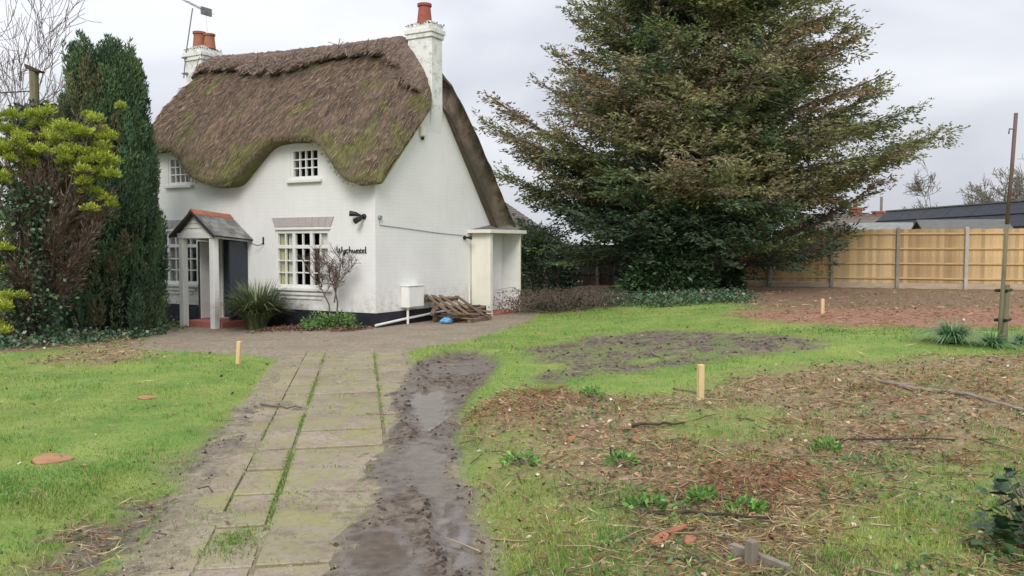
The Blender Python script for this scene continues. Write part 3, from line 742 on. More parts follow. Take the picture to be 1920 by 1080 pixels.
WINS = {'a': (-2.70, -1.19, 0.74, 1.93), 'b': (-6.66, -5.13, 0.74, 1.95), 'c': (-2.24, -1.43, 2.98, 3.64), 'd': (-6.08, -5.30, 3.00, 3.66)}
DOOR = (-4.42, -3.62, 0.02, 1.80)
def build_walls():
    mb = MB(); holes = list(WINS.values()) + [DOOR]
    xs = sorted(set([round(v, 3) for v in np.arange(-HL, 0.001, 0.1)] + [0.0] + [h[0] for h in holes] + [h[1] for h in holes]))
    for a, b in zip(xs[:-1], xs[1:]):
        xm = (a + b) / 2; hs = sorted([h for h in holes if h[0] < xm < h[1]], key=lambda h: h[2]); z = -0.35
        for h in hs:
            mb.add([(a, 0, z), (b, 0, z), (b, 0, h[2]), (a, 0, h[2])], [(0, 1, 2, 3)]); z = h[3]
        ta, tb = float(eave(a)) + 0.17, float(eave(b)) + 0.17
        mb.add([(a, 0, z), (b, 0, z), (b, 0, max(tb, z + .01)), (a, 0, max(ta, z + .01))], [(0, 1, 2, 3)])
    for (x0, x1, z0, z1) in holes:
        d = 0.22
        mb.add([(x0, 0, z0), (x0, d, z0), (x0, d, z1), (x0, 0, z1)], [(0, 1, 2, 3)]); mb.add([(x1, 0, z0), (x1, d, z0), (x1, d, z1), (x1, 0, z1)], [(3, 2, 1, 0)])
        mb.add([(x0, 0, z1), (x0, d, z1), (x1, d, z1), (x1, 0, z1)], [(0, 1, 2, 3)]); mb.add([(x0, 0, z0), (x0, d, z0), (x1, d, z0), (x1, 0, z0)], [(3, 2, 1, 0)])
    za = 4.98; ze = float(eave(0.0))
    for gx_, fl in ((0.0, 1), (-HL, 0)):
        pts = [(gx_, 0, -.35), (gx_, HD, -.35), (gx_, HD, 2.03), (gx_, YR, za), (gx_, 0.0, ze + 0.1)]
        mb.add(pts, [(0, 1, 2, 3, 4) if fl else (4, 3, 2, 1, 0)])
    mb.add([(-HL, HD, -.35), (0, HD, -.35), (0, HD, 2.03), (-HL, HD, 2.03)], [(3, 2, 1, 0)])
    return mb
def raw(mb, name):
    me = bpy.data.meshes.new(name); me.from_pydata(mb.v, [], mb.f); return me
link('wall', raw(build_walls(), 'wall'), M['wall'], cottage)
# rooms behind the windows, unlit dimness put into the dark lining colour
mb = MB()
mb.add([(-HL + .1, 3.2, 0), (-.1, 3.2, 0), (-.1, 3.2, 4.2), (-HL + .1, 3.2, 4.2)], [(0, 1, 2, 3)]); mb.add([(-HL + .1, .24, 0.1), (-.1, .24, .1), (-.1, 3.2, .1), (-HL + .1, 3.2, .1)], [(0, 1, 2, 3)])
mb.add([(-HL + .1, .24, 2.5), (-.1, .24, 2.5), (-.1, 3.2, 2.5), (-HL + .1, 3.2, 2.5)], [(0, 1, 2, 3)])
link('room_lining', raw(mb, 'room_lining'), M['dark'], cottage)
# plinth (black band) standing 15 mm proud, broken at the door
mb = MB(); mb.box((-HL, -.018, -.35), (-4.56, -.001, .27)); mb.box((-3.50, -.018, -.35), (0.018, -.001, .28)); mb.box((0.001, 0.0, -.35), (0.018, 3.44, .28))
mb.build('plinth', M['black'], cottage, bevel=0.004)

def window(x0, x1, z0, z1, lights, rows, top_row=None, sill=True, fr=0.06):
    w = thing('window', None, None, ((x0 + x1) / 2, 0, z0), 0, parent=cottage)
    W_, H_ = x1 - x0, z1 - z0
    def bx(n, a, b, mat=M['white'], bev=0.004): return MB().box(a, b).build(n, mat, w, bevel=bev)
    mb = MB(); y0, y1 = 0.012, 0.09; hw = W_ / 2
    mb.box((-hw, y0, 0), (-hw + fr, y1, H_)); mb.box((hw - fr, y0, 0), (hw, y1, H_)); mb.box((-hw + fr, y0, 0), (hw - fr, y1, fr)); mb.box((-hw + fr, y0, H_ - fr), (hw - fr, y1, H_))
    mb.build('frame', M['white'], w, bevel=0.004)
    inner = W_ - 2 * fr; mull = 0.075; n = len(lights); lw = (inner - mull * (n - 1)) / n
    bar = 0.026
    zb = [fr, H_ - fr]; zt = None
    if top_row: zt = H_ - fr - top_row; 
    for i, cols in enumerate(lights):
        xa = -hw + fr + i * (lw + mull)
        if i: bx('mullion', (xa - mull, y0 + .002, fr), (xa, y1 - .002, H_ - fr))
        bands = []
        if top_row:
            bx('transom', (xa, y0 + .003, zt - .075), (xa + lw, y1 - .003, zt))
            bands = [(fr, zt - .075, rows), (zt, H_ - fr, 1)]
        else: bands = [(fr, H_ - fr, rows)]
        pad = 0.02
        for (za, zb_, nr) in bands:
            pw = lw / cols; ph = (zb_ - za) / nr
            for c in range(1, cols): bx('glazing_bar', (xa + c * pw - bar / 2, y0 + .012, za), (xa + c * pw + bar / 2, y1 - .02, zb_), bev=0)
            for r in range(1, nr): bx('glazing_bar', (xa, y0 + .015, za + r * ph - bar / 2), (xa + lw, y1 - .023, za + r * ph + bar / 2), bev=0)
            for c in range(cols):
                for r in range(nr):
                    MB().box((xa + c * pw + bar / 2 - .004, .052, za + r * ph + bar / 2 - .004), (xa + (c + 1) * pw - bar / 2 + .004, .056, za + (r + 1) * ph - bar / 2 + .004)).build(
                        'pane', M['glass'], w, rot=(R.normal(0, .004), 0, R.normal(0, .004)))
    if sill: bx('sill', (-hw - .07, -.075, -.065), (hw + .07, .10, -.001), bev=.008)
    return w
wa = window(*WINS['a'], [2, 2, 2], 3, 0.24); wb = window(*WINS['b'], [2, 2, 2], 3, 0.24)
window(*WINS['c'], [4], 3, None, fr=0.07); window(*WINS['d'], [4], 3, None, fr=0.07)
# brick apron courses under the ground floor windows
for x0, x1 in ((-2.62, -1.3), (-6.55, -5.2)):
    mb = MB(); mb.box((x0, -.045, .585), (x1, -.001, .640)); mb.box((x0 + .1, -.028, .50), (x1 - .1, -.001, .545)); mb.build('apron_course', M['wall'], cottage, bevel=.008)
# flared lintels
for x0, x1 in ((-2.79, -1.05), (-6.74, -5.02)):
    c = (x0 + x1) / 2; mb = MB()
    n = 9
    for i in range(n):
        a0, a1 = i / n, (i + 1) / n; t0, t1 = x0 + (x1 - x0) * a0, x0 + (x1 - x0) * a1
        b0, b1 = c + (t0 - c) * .90, c + (t1 - c) * .90
        mb.add([(b0 + .003, -.02, 2.01), (b1 - .003, -.02, 2.01), (t1 - .003, -.02, 2.205), (t0 + .003, -.02, 2.205), (b0 + .003, -.001, 2.01), (b1 - .003, -.001, 2.01), (t1 - .003, -.001, 2.205), (t0 + .003, -.001, 2.205)],
               [(0, 1, 2, 3), (0, 4, 5, 1), (1, 5, 6, 2), (2, 6, 7, 3), (3, 7, 4, 0)])
    mb.build('lintel', M['lintel'], cottage, bevel=.003)
    MB().box((x0 + .1, -.03, 1.945), (x1 - .1, -.001, 1.995)).build('head_moulding', M['white'], cottage, bevel=.006)
# curtains hanging just inside
def curtain(x0, x1, z0, z1, mat, y=.105):
    n = 18; V = []; F = []
    for i in range(n + 1):
        x = x0 + (x1 - x0) * i / n; yy = y + .018 * math.sin(i * 1.9)
        V += [(x, yy, z0), (x, yy, z1)]
    for i in range(n): F.append((2 * i, 2 * i + 2, 2 * i + 3, 2 * i + 1))
    me = bpy.data.meshes.new('curtain'); me.from_pydata(V, [], F); return link('curtain', me, mat, cottage)
curtain(-2.64, -2.44, .78, 1.9, M['ycurtain']); curtain(-2.43, -2.27, .78, 1.9, M['curtain'], .12); curtain(-1.56, -1.24, .78, 1.9, M['curtain'])
curtain(-6.6, -6.42, .78, 1.9, M['ycurtain']); curtain(-6.25, -6.05, .78, 1.9, M['curtain'], .13); curtain(-5.5, -5.42, .78, 1.9, M['curtain'])

# chimneys
def chimney(x0, x1, y0, y1, zb, zt, pots, pmat, corbel=True):
    mb = MB(); cz = zt - 0.30
    mb.box((x0, y0, zb), (x1, y1, cz))
    mb.box((x0 - .03, y0 - .03, cz), (x1 + .03, y1 + .03, cz + .10)); mb.box((x0 - .055, y0 - .055, cz + .10), (x1 + .055, y1 + .055, cz + .21)); mb.box((x0 - .02, y0 - .02, cz + .21), (x1 + .02, y1 + .02, cz + .30))
    c = mb.build('chimney', M['stack'], cottage, bevel=.012)
    fl = MB(); cx, cy = (x0 + x1) / 2, (y0 + y1) / 2
    fl.add([(x0, y0, zt - .005), (x1, y0, zt - .005), (x1, y1, zt - .005), (x0, y1, zt - .005), (x0 + .12, y0 + .12, zt + .09), (x1 - .12, y0 + .12, zt + .09), (x1 - .12, y1 - .12, zt + .09), (x0 + .12, y1 - .12, zt + .09)],
           [(0, 1, 5, 4), (1, 2, 6, 5), (2, 3, 7, 6), (3, 0, 4, 7), (4, 5, 6, 7)])
    fl.build('mortar_flaunching', M['concrete'], c)
    for px_, py_, h, r in pots:
        MB().lathe([(r * 1.05, 0), (r, h * .15), (r * .82, h * .8), (r * .80, h * .86), (r * .97, h * .88), (r * .98, h), (r * .78, h), (r * .7, h * .6)], 18, (px_, py_, zt + .03)).build('chimney_pot', pmat, c, smooth=False)
    rs = np.random.RandomState(3); n = 420
    P = np.stack([rs.uniform(x0 - .05, x1 + .05, n), rs.uniform(y0 - .05, y1 + .05, n), np.full(n, zt - .02)], 1)
    leaf_obj('moss', P, np.stack([rs.normal(0, .6, n), rs.normal(0, .6, n), np.ones(n) * .5], 1), rs.uniform(.02, .07, n), .03, np.array([.12, .12, .05]) * rs.uniform(.5, 1.4, (n, 1)), M['leaf'], c, rs, kind='stuff')
    return c
chimney(-0.58, 0.05, 1.86, 2.27, 4.55, 6.36, [(-0.27, 2.06, 0.44, 0.16)], M['terra_dark'])
mb = MB(); mb.add([(0.001, 1.86, 4.05), (0.001, 2.27, 4.05), (0.05, 1.86, 4.56), (0.05, 2.27, 4.56), (0.001, 1.86, 4.56), (0.001, 2.27, 4.56)], [(0, 1, 3, 2), (0, 2, 4), (1, 5, 3)]); link('chimney_taper', raw(mb, 'chimney_taper'), M['wall'], cottage)
chimney(-7.56, -6.93, 1.75, 2.36, 4.6, 6.62, [(-7.38, 2.05, 0.46, 0.17), (-7.06, 2.10, 0.38, 0.15)], M['terra'])
mb = MB(); mb.add([(-7.54, 1.05, -.3), (-7.001, 1.05, -.3), (-7.001, 3.0, -.3), (-7.54, 3.0, -.3), (-7.54, 1.05, 3.4), (-7.001, 1.05, 3.4), (-7.001, 3.0, 3.4), (-7.54, 3.0, 3.4), (-7.54, 1.77, 4.62), (-7.001, 1.77, 4.62), (-7.001, 2.34, 4.62), (-7.54, 2.34, 4.62)],
    [(0, 1, 5, 4), (1, 2, 6, 5), (2, 3, 7, 6), (3, 0, 4, 7), (4, 5, 9, 8), (5, 6, 10, 9), (6, 7, 11, 10), (7, 4, 8, 11)]); mb.build('chimney_breast', M['wall'], cottage)

# porch
PZ = -0.13
porch = thing('porch', None, None, (-4.03, 0, 0), 0, parent=cottage)
def pb(n, a, b, mat, bev=.006, mb=None): return (mb or MB()).box(a, b).build(n, mat, porch, bevel=bev)
for sx in (-.475, .475): pb('post', (sx - .068, -.965, PZ - .02), (sx + .068, -.83, 1.765), M['white'])
pb('front_beam', (-.56, -.985, 1.767), (.56, -.815, 1.885), M['white'])
for sx in (-.475, .475):
    mb = MB(); mb.add([(sx - .07, -.813, 1.768), (sx + .07, -.813, 1.768), (sx + .07, -.002, 1.70), (sx - .07, -.002, 1.70), (sx - .07, -.813, 1.87), (sx + .07, -.813, 1.87), (sx + .07, -.002, 1.81), (sx - .07, -.002, 1.81)],
                       [(0, 3, 2, 1), (4, 5, 6, 7), (0, 1, 5, 4), (1, 2, 6, 5), (2, 3, 7, 6), (3, 0, 4, 7)])
    mb.build('side_beam', M['white'], porch, bevel=.005)
for i in range(4):                                        # overlapping pediment boards
    z0, z1 = 1.888 + i * .098, 1.888 + (i + 1) * .098; w0, w1 = .50 * (1 - i / 4.2), .50 * (1 - (i + 1) / 4.2)
    mb = MB(); yf0, yf1 = -.955, -.935
    mb.add([(-w0, yf0, z0), (w0, yf0, z0), (max(w1, .02), yf1, z1), (-max(w1, .02), yf1, z1), (-w0, -.90, z0), (w0, -.90, z0), (max(w1, .02), -.90, z1), (-max(w1, .02), -.90, z1)], [(0, 1, 2, 3), (4, 7, 6, 5), (0, 4, 5, 1), (1, 5, 6, 2), (2, 6, 7, 3), (3, 7, 4, 0)])
    mb.build('pediment_board', M['white'], porch)
DROP = 0.085                                              # the little roof leans back to the wall
def rp(side, s, y, lift=0.0):                             # point of the slope: s 0 ridge .. 1 eave
    zr = 2.33 + (-y - 1.02) * -0 - DROP * (y + 1.06) / 1.06
    return V3(side * .66 * s - side * lift * .6, y, zr - .50 * s + lift * .8)
for side in (-1, 1):
    mb = MB(); a, b, c, d = rp(side, 0, -1.06), rp(side, 1, -1.06), rp(side, 1, -.003), rp(side, 0, -.003); dn = V3(0, 0, -.025)
    mb.add([a, b, c, d, a + dn, b + dn, c + dn, d + dn], [(0, 1, 2, 3), (7, 6, 5, 4), (0, 4, 5, 1), (1, 5, 6, 2), (2, 6, 7, 3), (3, 7, 4, 0)]); mb.build('roof_deck', M['darkwood'], porch)
    rows, cols = 5, 5
    for r in range(rows):
        s0, s1 = r / rows, min(1.045, (r + 1.35) / rows); off = 0.5 * (r % 2)
        for k in range(-1, cols + 1):
            ya = -1.075 + (k + off) * 1.07 / cols + .004; yb = ya + 1.07 / cols - .008
            ya, yb = max(ya, -1.075), min(yb, -.004)
            if yb - ya < .03: continue
            l0 = .006; l1 = .022 + R.uniform(0, .004)
            p = [rp(side, s1, ya, l1), rp(side, s1, yb, l1), rp(side, s0, yb, l0), rp(side, s0, ya, l0)]; t = V3(side * .004, 0, .007)
            mb = MB(); mb.add([q for q in p] + [q + t for q in p], [(3, 2, 1, 0), (4, 5, 6, 7), (0, 1, 5, 4), (1, 2, 6, 5), (2, 3, 7, 6), (3, 0, 4, 7)]); mb.build('slate', M['slate'], porch)
    mb = MB(); mb.bar(rp(side, .0, -1.07, -.035), rp(side, 1.02, -1.07, -.035), .03, .05); mb.build('barge_board', M['darkwood'], porch)
for k in range(3):
    y0 = -1.08 + k * .355; y1 = y0 + .35; prof = [(-.10, -.075), (-.085, -.045), (0, .035), (.085, -.045), (.10, -.075), (.0, .01)]
    mb = MB(); za, zb_ = rp(1, 0, y0)[2] + .02, rp(1, 0, y1)[2] + .02
    V = [(x, y0, za + z) for x, z in prof] + [(x, y1, zb_ + z) for x, z in prof]; n = 6
    mb.add(V, [(i, (i + 1) % n, n + (i + 1) % n, n + i) for i in range(n)] + [tuple(range(n - 1, -1, -1)), tuple(range(n, 2 * n))]); mb.build('ridge_tile', M['terra'], porch)
pb('side_panel', (.44, -.50, PZ), (.505, -.003, 1.71), M['navy']); 
pb('side_panel', (-.505, -.50, PZ), (-.47, -.003, 1.71), M['navy']); pb('panel_lining', (-.4695, -.475, .02), (-.445, -.003, 1.70), M['white'])
st = MB(); st.box((-.50, -.80, PZ - .1), (.56, .0, .015)); st.build('doorstep', M['redstep'], porch, bevel=.015)
dr = thing('door', None, None, (-4.02, .09, .02), parent=cottage)
MB().box((-.36, -.02, 0), (.36, .025, 1.76)).build('door_leaf', M['navy'], dr, bevel=.004)
mb = MB(); mb.box((-.40, -.05, 0), (-.362, .06, 1.78)); mb.box((.362, -.05, 0), (.40, .06, 1.78)); mb.box((-.362, -.05, 1.762), (.362, .06, 1.78)); mb.build('door_frame', M['white'], dr)
for z0, z1 in ((.18, .72), (.92, 1.58)):
    for s_ in (-1, 1): MB().box((s_ * .17 - .12, -.035, z0), (s_ * .17 + .12, -.021, z1)).build('door_panel', M['navy'], dr, bevel=.008)
MB().lathe([(.02, 0), (.028, .015), (.02, .03)], 10).build('door_knob', M['metal'], dr, loc=(.28, -.022, .85), rot=(math.pi / 2, 0, 0))

# lean-to at the rear corner of the gable end
lean = thing('lean_to', None, None, (0, 3.46, 0), parent=cottage)
def lb(n, a, b, mat, bev=.005): return MB().box(a, b).build(n, mat, lean, bevel=bev)
LX = 0.54; LY = 1.42
lb('end_wall', (.0185, 0, .24), (LX - .11, .09, 1.925), M['cream'], .003); lb('plinth', (.019, -.012, -.3), (LX - .112, .085, .238), M['black'])
lb('corner_post', (LX - .11, -.015, -.2), (LX, .10, 1.925), M['cream'])
lb('corner_post', (LX - .06, LY - .05, -.1), (LX, LY, 1.925), M['cream'])
lb('back_wall', (.0185, LY - .05, -.1), (LX - .062, LY, 1.925), M['white'])
lb('inner_wall', (.0185, .092, .06), (.05, LY - .052, 1.925), M['white'])
lb('doorstep', (.052, .11, -.2), (LX - .02, LY - .055, .05), M['redstep'], .01)
lb('roof_slab', (-.02, -.12, 1.927), (LX + .06, LY + .14, 1.945), M['felt']); 
lb('fascia', (-.0, -.14, 1.905), (LX + .08, -.121, 1.985), M['cream']); lb('fascia', (LX + .061, -.12, 1.905), (LX + .08, LY + .14, 1.985), M['cream'])
mb = MB(); mb.add([(-.02, -.12, 1.947), (LX + .06, -.12, 1.947), (LX + .06, LY + .14, 1.947), (-.02, LY + .14, 1.947), (-.02, -.02, 2.0), (LX - .1, .3, 1.97), (LX - .1, LY, 1.97), (-.02, LY, 2.2)], [(0, 1, 5, 4), (1, 2, 6, 5), (2, 3, 7, 6), (4, 5, 6, 7)]); link('roof_felt', raw(mb, 'roof_felt'), M['felt'], lean)

# fixings on the walls
def HT(name, label, cat, x, y, z, **k): return thing(name, label, cat, tuple(HW(x, y, z)), -TH, **k)
t = HT('wall_floodlight', 'black twin spotlight fixed on the white wall above the house name', 'light', -.27, -.001, 2.19)
MB().lathe([(.055, 0), (.055, .03), (.03, .05)], 12).build('base', M['blackmetal'], t, rot=(math.pi / 2, 0, 0))
for a, b in (((-.14, -.10, .05)), (-.24, -.16, .06)), ((-.02, -.12, -.05), (-.06, -.22, -.10)):
    o = MB().tube([V3(0, -.03, 0), V3(*a), V3(*b)], [.012, .045, .06], 10).build('lamp_head', M['blackmetal'], t)
t = HT('junction_box', 'small round grey junction box on the gable wall near the corner', 'junction box', .001, .13, 2.17)
MB().lathe([(.05, 0), (.05, .03), (.04, .045)], 14).build('box', M['greymetal'], t, rot=(0, math.pi / 2, 0))
o = MB().tube([HW(.008, .12, 2.1), HW(.01, .13, 2.02), HW(.01, 1.0, 1.97), HW(.01, 2.0, 1.90), HW(.01, 3.1, 1.85)], .007, 5).build('cable', M['greymetal'])
tag(o, 'thin grey cable clipped along the white gable wall', 'cable')
t = HT('wall_lamp', 'small black lamp on the gable wall beside the cream lean-to', 'light', .001, 3.18, 1.80)
MB().lathe([(.05, 0), (.05, .03), (.02, .04)], 12).build('base', M['blackmetal'], t, rot=(0, math.pi / 2, 0))
MB().tube([V3(.03, 0, 0), V3(.12, .02, 0), V3(.18, .05, .0)], [.02, .03, .055], 10).build('lamp_head', M['blackmetal'], t)
t = HT('alarm_box', 'small cream alarm box high on the gable near the thatch', 'alarm box', .001, 1.55, 4.02)
MB().add([(0, -.09, -.12), (0, .09, -.12), (0, .11, .12), (0, -.11, .12), (.07, -.07, -.10), (.07, .07, -.10), (.07, .09, .10), (.07, -.09, .10)], [(0, 3, 2, 1), (4, 5, 6, 7), (0, 1, 5, 4), (1, 2, 6, 5), (2, 3, 7, 6), (3, 0, 4, 7)]).build('casing', M['cream'], t, bevel=.015)
MB().lathe([(.035, 0), (.03, .05), (.01, .06)], 10).build('strobe', M['blackmetal'], t, loc=(.035, 0, -.121), rot=(math.pi, 0, 0))
t = HT('meter_box', 'white meter cupboard mounted low on the gable wall above pipes', 'meter box', .001, 1.08, .34)
MB().box((0, -.27, 0), (.19, .27, .44)).build('cabinet', M['white'], t, bevel=.01)
MB().box((.191, -.25, .02), (.203, .25, .42)).build('door', M['white'], t, bevel=.004)
mb = MB(); mb.box((-.0, -.285, .441), (.215, .285, .46)); mb.build('lid', M['white'], t, bevel=.004)
t = HT('waste_pipe', 'white plastic waste pipe running along the black plinth', 'pipe', .03, 0, 0)
MB().tube([V3(.04, -.1, .05), V3(.04, 1.0, .12), V3(.04, 2.0, .17), V3(.04, 3.32, .22)], .025, 10).build('run', M['white'], t)
MB().tube([V3(.06, .92, .33), V3(.06, .92, -.06)], .026, 10).build('drop', M['white'], t); MB().tube([V3(.03, 3.30, .75), V3(.03, 3.30, .2)], .024, 10).build('drop', M['cream'], t)
t = HT('plant_bracket', 'curled black iron hook on the white wall beside the porch', 'bracket', -3.12, -.001, 1.70)
MB().tube([V3(.07, -.01, .08), V3(.07, -.02, -.02), V3(.05, -.06, -.07), V3(0, -.12, -.08), V3(-.08, -.16, -.05), V3(-.12, -.18, -.02)], .009, 6).build('hook', M['blackmetal'], t)
MB().box((.05, -.012, -.06), (.09, 0, .1)).build('plate', M['blackmetal'], t)

# house name in black script
sign = HT('house_name', 'black script lettering reading Wychwood on the white wall', 'lettering', -.98, -.02, 1.47)
def arc(cx, cy, rx, ry, a0, a1, n=12): return [(cx + rx * math.cos(math.radians(a0 + (a1 - a0) * i / n)), cy + ry * math.sin(math.radians(a0 + (a1 - a0) * i / n))) for i in range(n + 1)]
STK = [('letter_w_capital', [[(0, 1.05), (.03, .3), (.1, .03), (.2, .06), (.3, .35), (.36, .8)], [(.36, .8), (.38, .3), (.46, .03), (.56, .08), (.66, .4), (.72, 1.1)]]),
 ('letter_y', [[(.88, .58), (.88, .2), (.96, .04), (1.08, .12), (1.16, .58)], [(1.16, .58), (1.14, -.1), (1.04, -.42), (.9, -.4), (.9, -.2), (1.1, .02), (1.3, .12)]]),
 ('letter_c', [arc(1.46, .3, .17, .28, 50, 320)]),
 ('letter_h', [[(1.76, 1.15), (1.74, .02)], [(1.74, .3), (1.84, .55), (1.96, .55), (2.02, .4), (2.02, .08), (2.1, .02)]]),
 ('letter_w', [[(2.2, .58), (2.22, .15), (2.32, .02), (2.42, .2), (2.45, .5)], [(2.45, .5), (2.47, .15), (2.57, .02), (2.68, .2), (2.72, .58)]]),
 ('letter_o', [arc(2.98, .3, .17, .28, 0, 360, 16)]), ('letter_o', [arc(3.40, .3, .17, .28, 0, 360, 16)]),
 ('letter_d', [arc(3.80, .3, .17, .28, 0, 360, 16), [(3.98, 1.1), (3.96, .12), (4.06, .02)]])]
for n, ss in STK:
    mb = MB()
    for s_ in ss: mb.tube([V3(x * .188, 0, y * .115) for x, y in s_], .0105, 6)
    mb.build(n, M['blackmetal'], sign)

# television aerial
t = HT('television_aerial', 'thin grey television aerial strapped to the chimney beside the cypress', 'aerial', -7.60, 1.72, 5.9)
MB().tube([V3(0, 0, 0), V3(.10, 0, .6), V3(.38, 0, 1.72)], .016, 6).build('mast', M['metal'], t)
for z in (.1, .5): MB().box((-.02, -.05, z), (.15, .06, z + .03)).build('bracket', M['metal'], t)
A0, A1 = V3(.10, 0, 1.95), V3(.98, 0, 1.52)
MB().bar(A0, A1, .018, .018).build('boom', M['metal'], t)
for i in range(9):
    p = A0 + (A1 - A0) * (i / 8); MB().tube([p + V3(-.02, -.16, -.0), p + V3(.02, .16, 0)], .005, 4).build('element', M['metal'], t)
MB().box((.86, -.16, 1.47), (.90, .16, 1.66)).build('reflector', M['metal'], t)
MB().tube([A1 + V3(-.12, 0, .05), A1 + V3(-.1, .02, -.4), A1 + V3(-.15, .02, -.8)], .004, 4).build('lead', M['metal'], t)

# ------------------------------------------------------------------ boundary fences
FA = V3(9.9, 26.4, 0); FD = norm(V3(3.5, -1.2, 0)); BAY = 1.85
FANG = math.atan2(FD[1], FD[0])
def fence(name, label, k0, k1, board_mat, rail_mat, post_mats, gb_mat, height, nrails, zoff=0.0):
    p0 = FA + FD * BAY * k0; z0 = float(hb(p0[0], p0[1])) + zoff
    f = thing(name, label, 'fence', (p0[0], p0[1], z0), FANG)
    bm_ = MB().box((-.055, -.008, 0), (.055, .008, height - .19)).mesh('board'); bm_.materials.append(board_mat)
    bm2 = MB().add([(-.06, -.004, 0), (.06, -.016, 0), (.06, .002, 0), (-.06, .004, 0), (-.06, -.004, height - .19), (.06, -.016, height - .19), (.06, .002, height - .19), (-.06, .004, height - .19)],
                   [(0, 3, 2, 1), (4, 5, 6, 7), (0, 1, 5, 4), (1, 2, 6, 5), (2, 3, 7, 6), (3, 0, 4, 7)]).mesh('board'); bm2.materials.append(board_mat)
    bms = [bm2]
    if board_mat == M['board']:
        for mm in (M['board2'], M['board3']): c_ = bm2.copy(); c_.materials.clear(); c_.materials.append(mm); bms.append(c_)
    rl = MB().box((-BAY / 2 + .05, -.03, -.025), (BAY / 2 - .05, .0, .025)).mesh('rail', .006); rl.materials.append(rail_mat)
    gb = MB().box((-BAY / 2 + .045, -.02, -.08), (BAY / 2 - .045, .02, .16)).mesh('gravel_board', .006); gb.materials.append(gb_mat)
    posts = []
    for pm in post_mats:
        q = MB().box((-.05, -.06, -.1), (.05, .06, height + .03)).mesh('post', .012); q.materials.append(pm); posts.append(q)
    for k in range(k1 - k0 + 1):
        x = k * BAY
        link('post', posts[k % len(posts)], None, f, (x, -.03, 0), (R.normal(0, .004), R.normal(0, .005), 0))
        if k == k1 - k0: break
        xm = x + BAY / 2
        link('gravel_board', gb, None, f, (xm, 0, 0))
        n = 16; bmk = bms[(k * 2 + 1) % len(bms)]
        for i in range(n):
            xb = x + .055 + (BAY - .11) * (i + .5) / n
            link('board', bmk, None, f, (xb, .012, .165 + R.normal(0, .004)), (0, R.normal(0, .003), 0))
        for j in range(nrails):
            link('rail', rl, None, f, (xm, -.012, .30 + j * (height - .46) / (nrails - 1)), (0, R.normal(0, .003), 0))
    return f
fence('closeboard_fence', 'new yellow closeboard fence with pale posts behind the red soil', -2, 5, M['board'], M['rail'], [M['conc_dark'], M['conc_dark'], M['conc_dark'], M['conc_dark'], M['concrete']], M['gravelboard'], 1.80, 4)
fence('weathered_fence', 'old dark weathered fence in the shade of the yew', -8, -2, M['oldboard'], M['oldboard'], [M['conc_dark']], M['oldboard'], 1.72, 4, .0)

# ------------------------------------------------------------------ buildings beyond the fence
def gabled(name, label, cat, c, rz, w, l, eave_z, ridge_z_, wall_m, roof_m, over=.15, tiles=False, z0=0.2):
    t = thing(name, label, cat, (c[0], c[1], z0), rz)
    mb = MB(); hw, hl = w / 2, l / 2
    mb.add([(-hl, -hw, 0), (hl, -hw, 0), (hl, hw, 0), (-hl, hw, 0), (-hl, -hw, eave_z), (hl, -hw, eave_z), (hl, hw, eave_z), (-hl, hw, eave_z), (-hl, 0, ridge_z_ - .06), (hl, 0, ridge_z_ - .06)],
           [(0, 1, 5, 4), (2, 3, 7, 6), (0, 4, 8, 7, 3), (1, 2, 6, 9, 5)])
    link('wall', raw(mb, 'wall'), wall_m, t)
    sl = (ridge_z_ - eave_z) / hw
    r = None
    for sd in (-1, 1):
        a = [(-hl - over, 0, ridge_z_), (hl + over, 0, ridge_z_), (hl + over, sd * (hw + over), eave_z - sl * over), (-hl - over, sd * (hw + over), eave_z - sl * over)]
        mb = MB(); mb.add(a + [(x, y, z - .06) for x, y, z in a], [(0, 1, 2, 3), (7, 6, 5, 4), (0, 4, 5, 1), (1, 5, 6, 2), (2, 6, 7, 3), (3, 7, 4, 0)])
        r = mb.build('roof', roof_m, t)
        if tiles:
            n = 14
            for i in range(n):
                f0, f1 = i / n, (i + 1.15) / n
                def pt(x, f, up): return (x, sd * (hw + over) * f, ridge_z_ + (eave_z - sl * over - ridge_z_) * f + up)
                q = [pt(-hl - over, f1, .05), pt(hl + over, f1, .05), pt(hl + over, f0, .015), pt(-hl - over, f0, .015)]
                mb = MB(); mb.add(q + [(x, y, z - .03) for x, y, z in q], [(0, 1, 2, 3), (7, 6, 5, 4), (0, 4, 5, 1), (1, 5, 6, 2), (2, 6, 7, 3), (3, 7, 4, 0)]); mb.build('tile_course', roof_m, r)
    return t
t = gabled('garden_shed', 'dark shed with grey felt roof just beyond the yellow fence', 'shed', AT(1800, 440, 30.5)[:2], math.radians(-14), 2.2, 2.6, 1.95, 2.36, M['darkwood'], M['felt'])
MB().box((-1.32, -.35, .1), (-1.305, .35, 1.8)).build('door', M['darkwood'], t)
t = gabled('garden_shed', 'red shed with pale grey roof beyond the fence beside brick chimneys', 'shed', AT(1650, 440, 33)[:2], math.radians(-14), 1.9, 2.0, 1.95, 2.32, M['shedwood'], M['felt2'])
MB().box((-1.02, -.35, .1), (-1.005, .35, 1.8)).build('door', M['shedwood'], t)
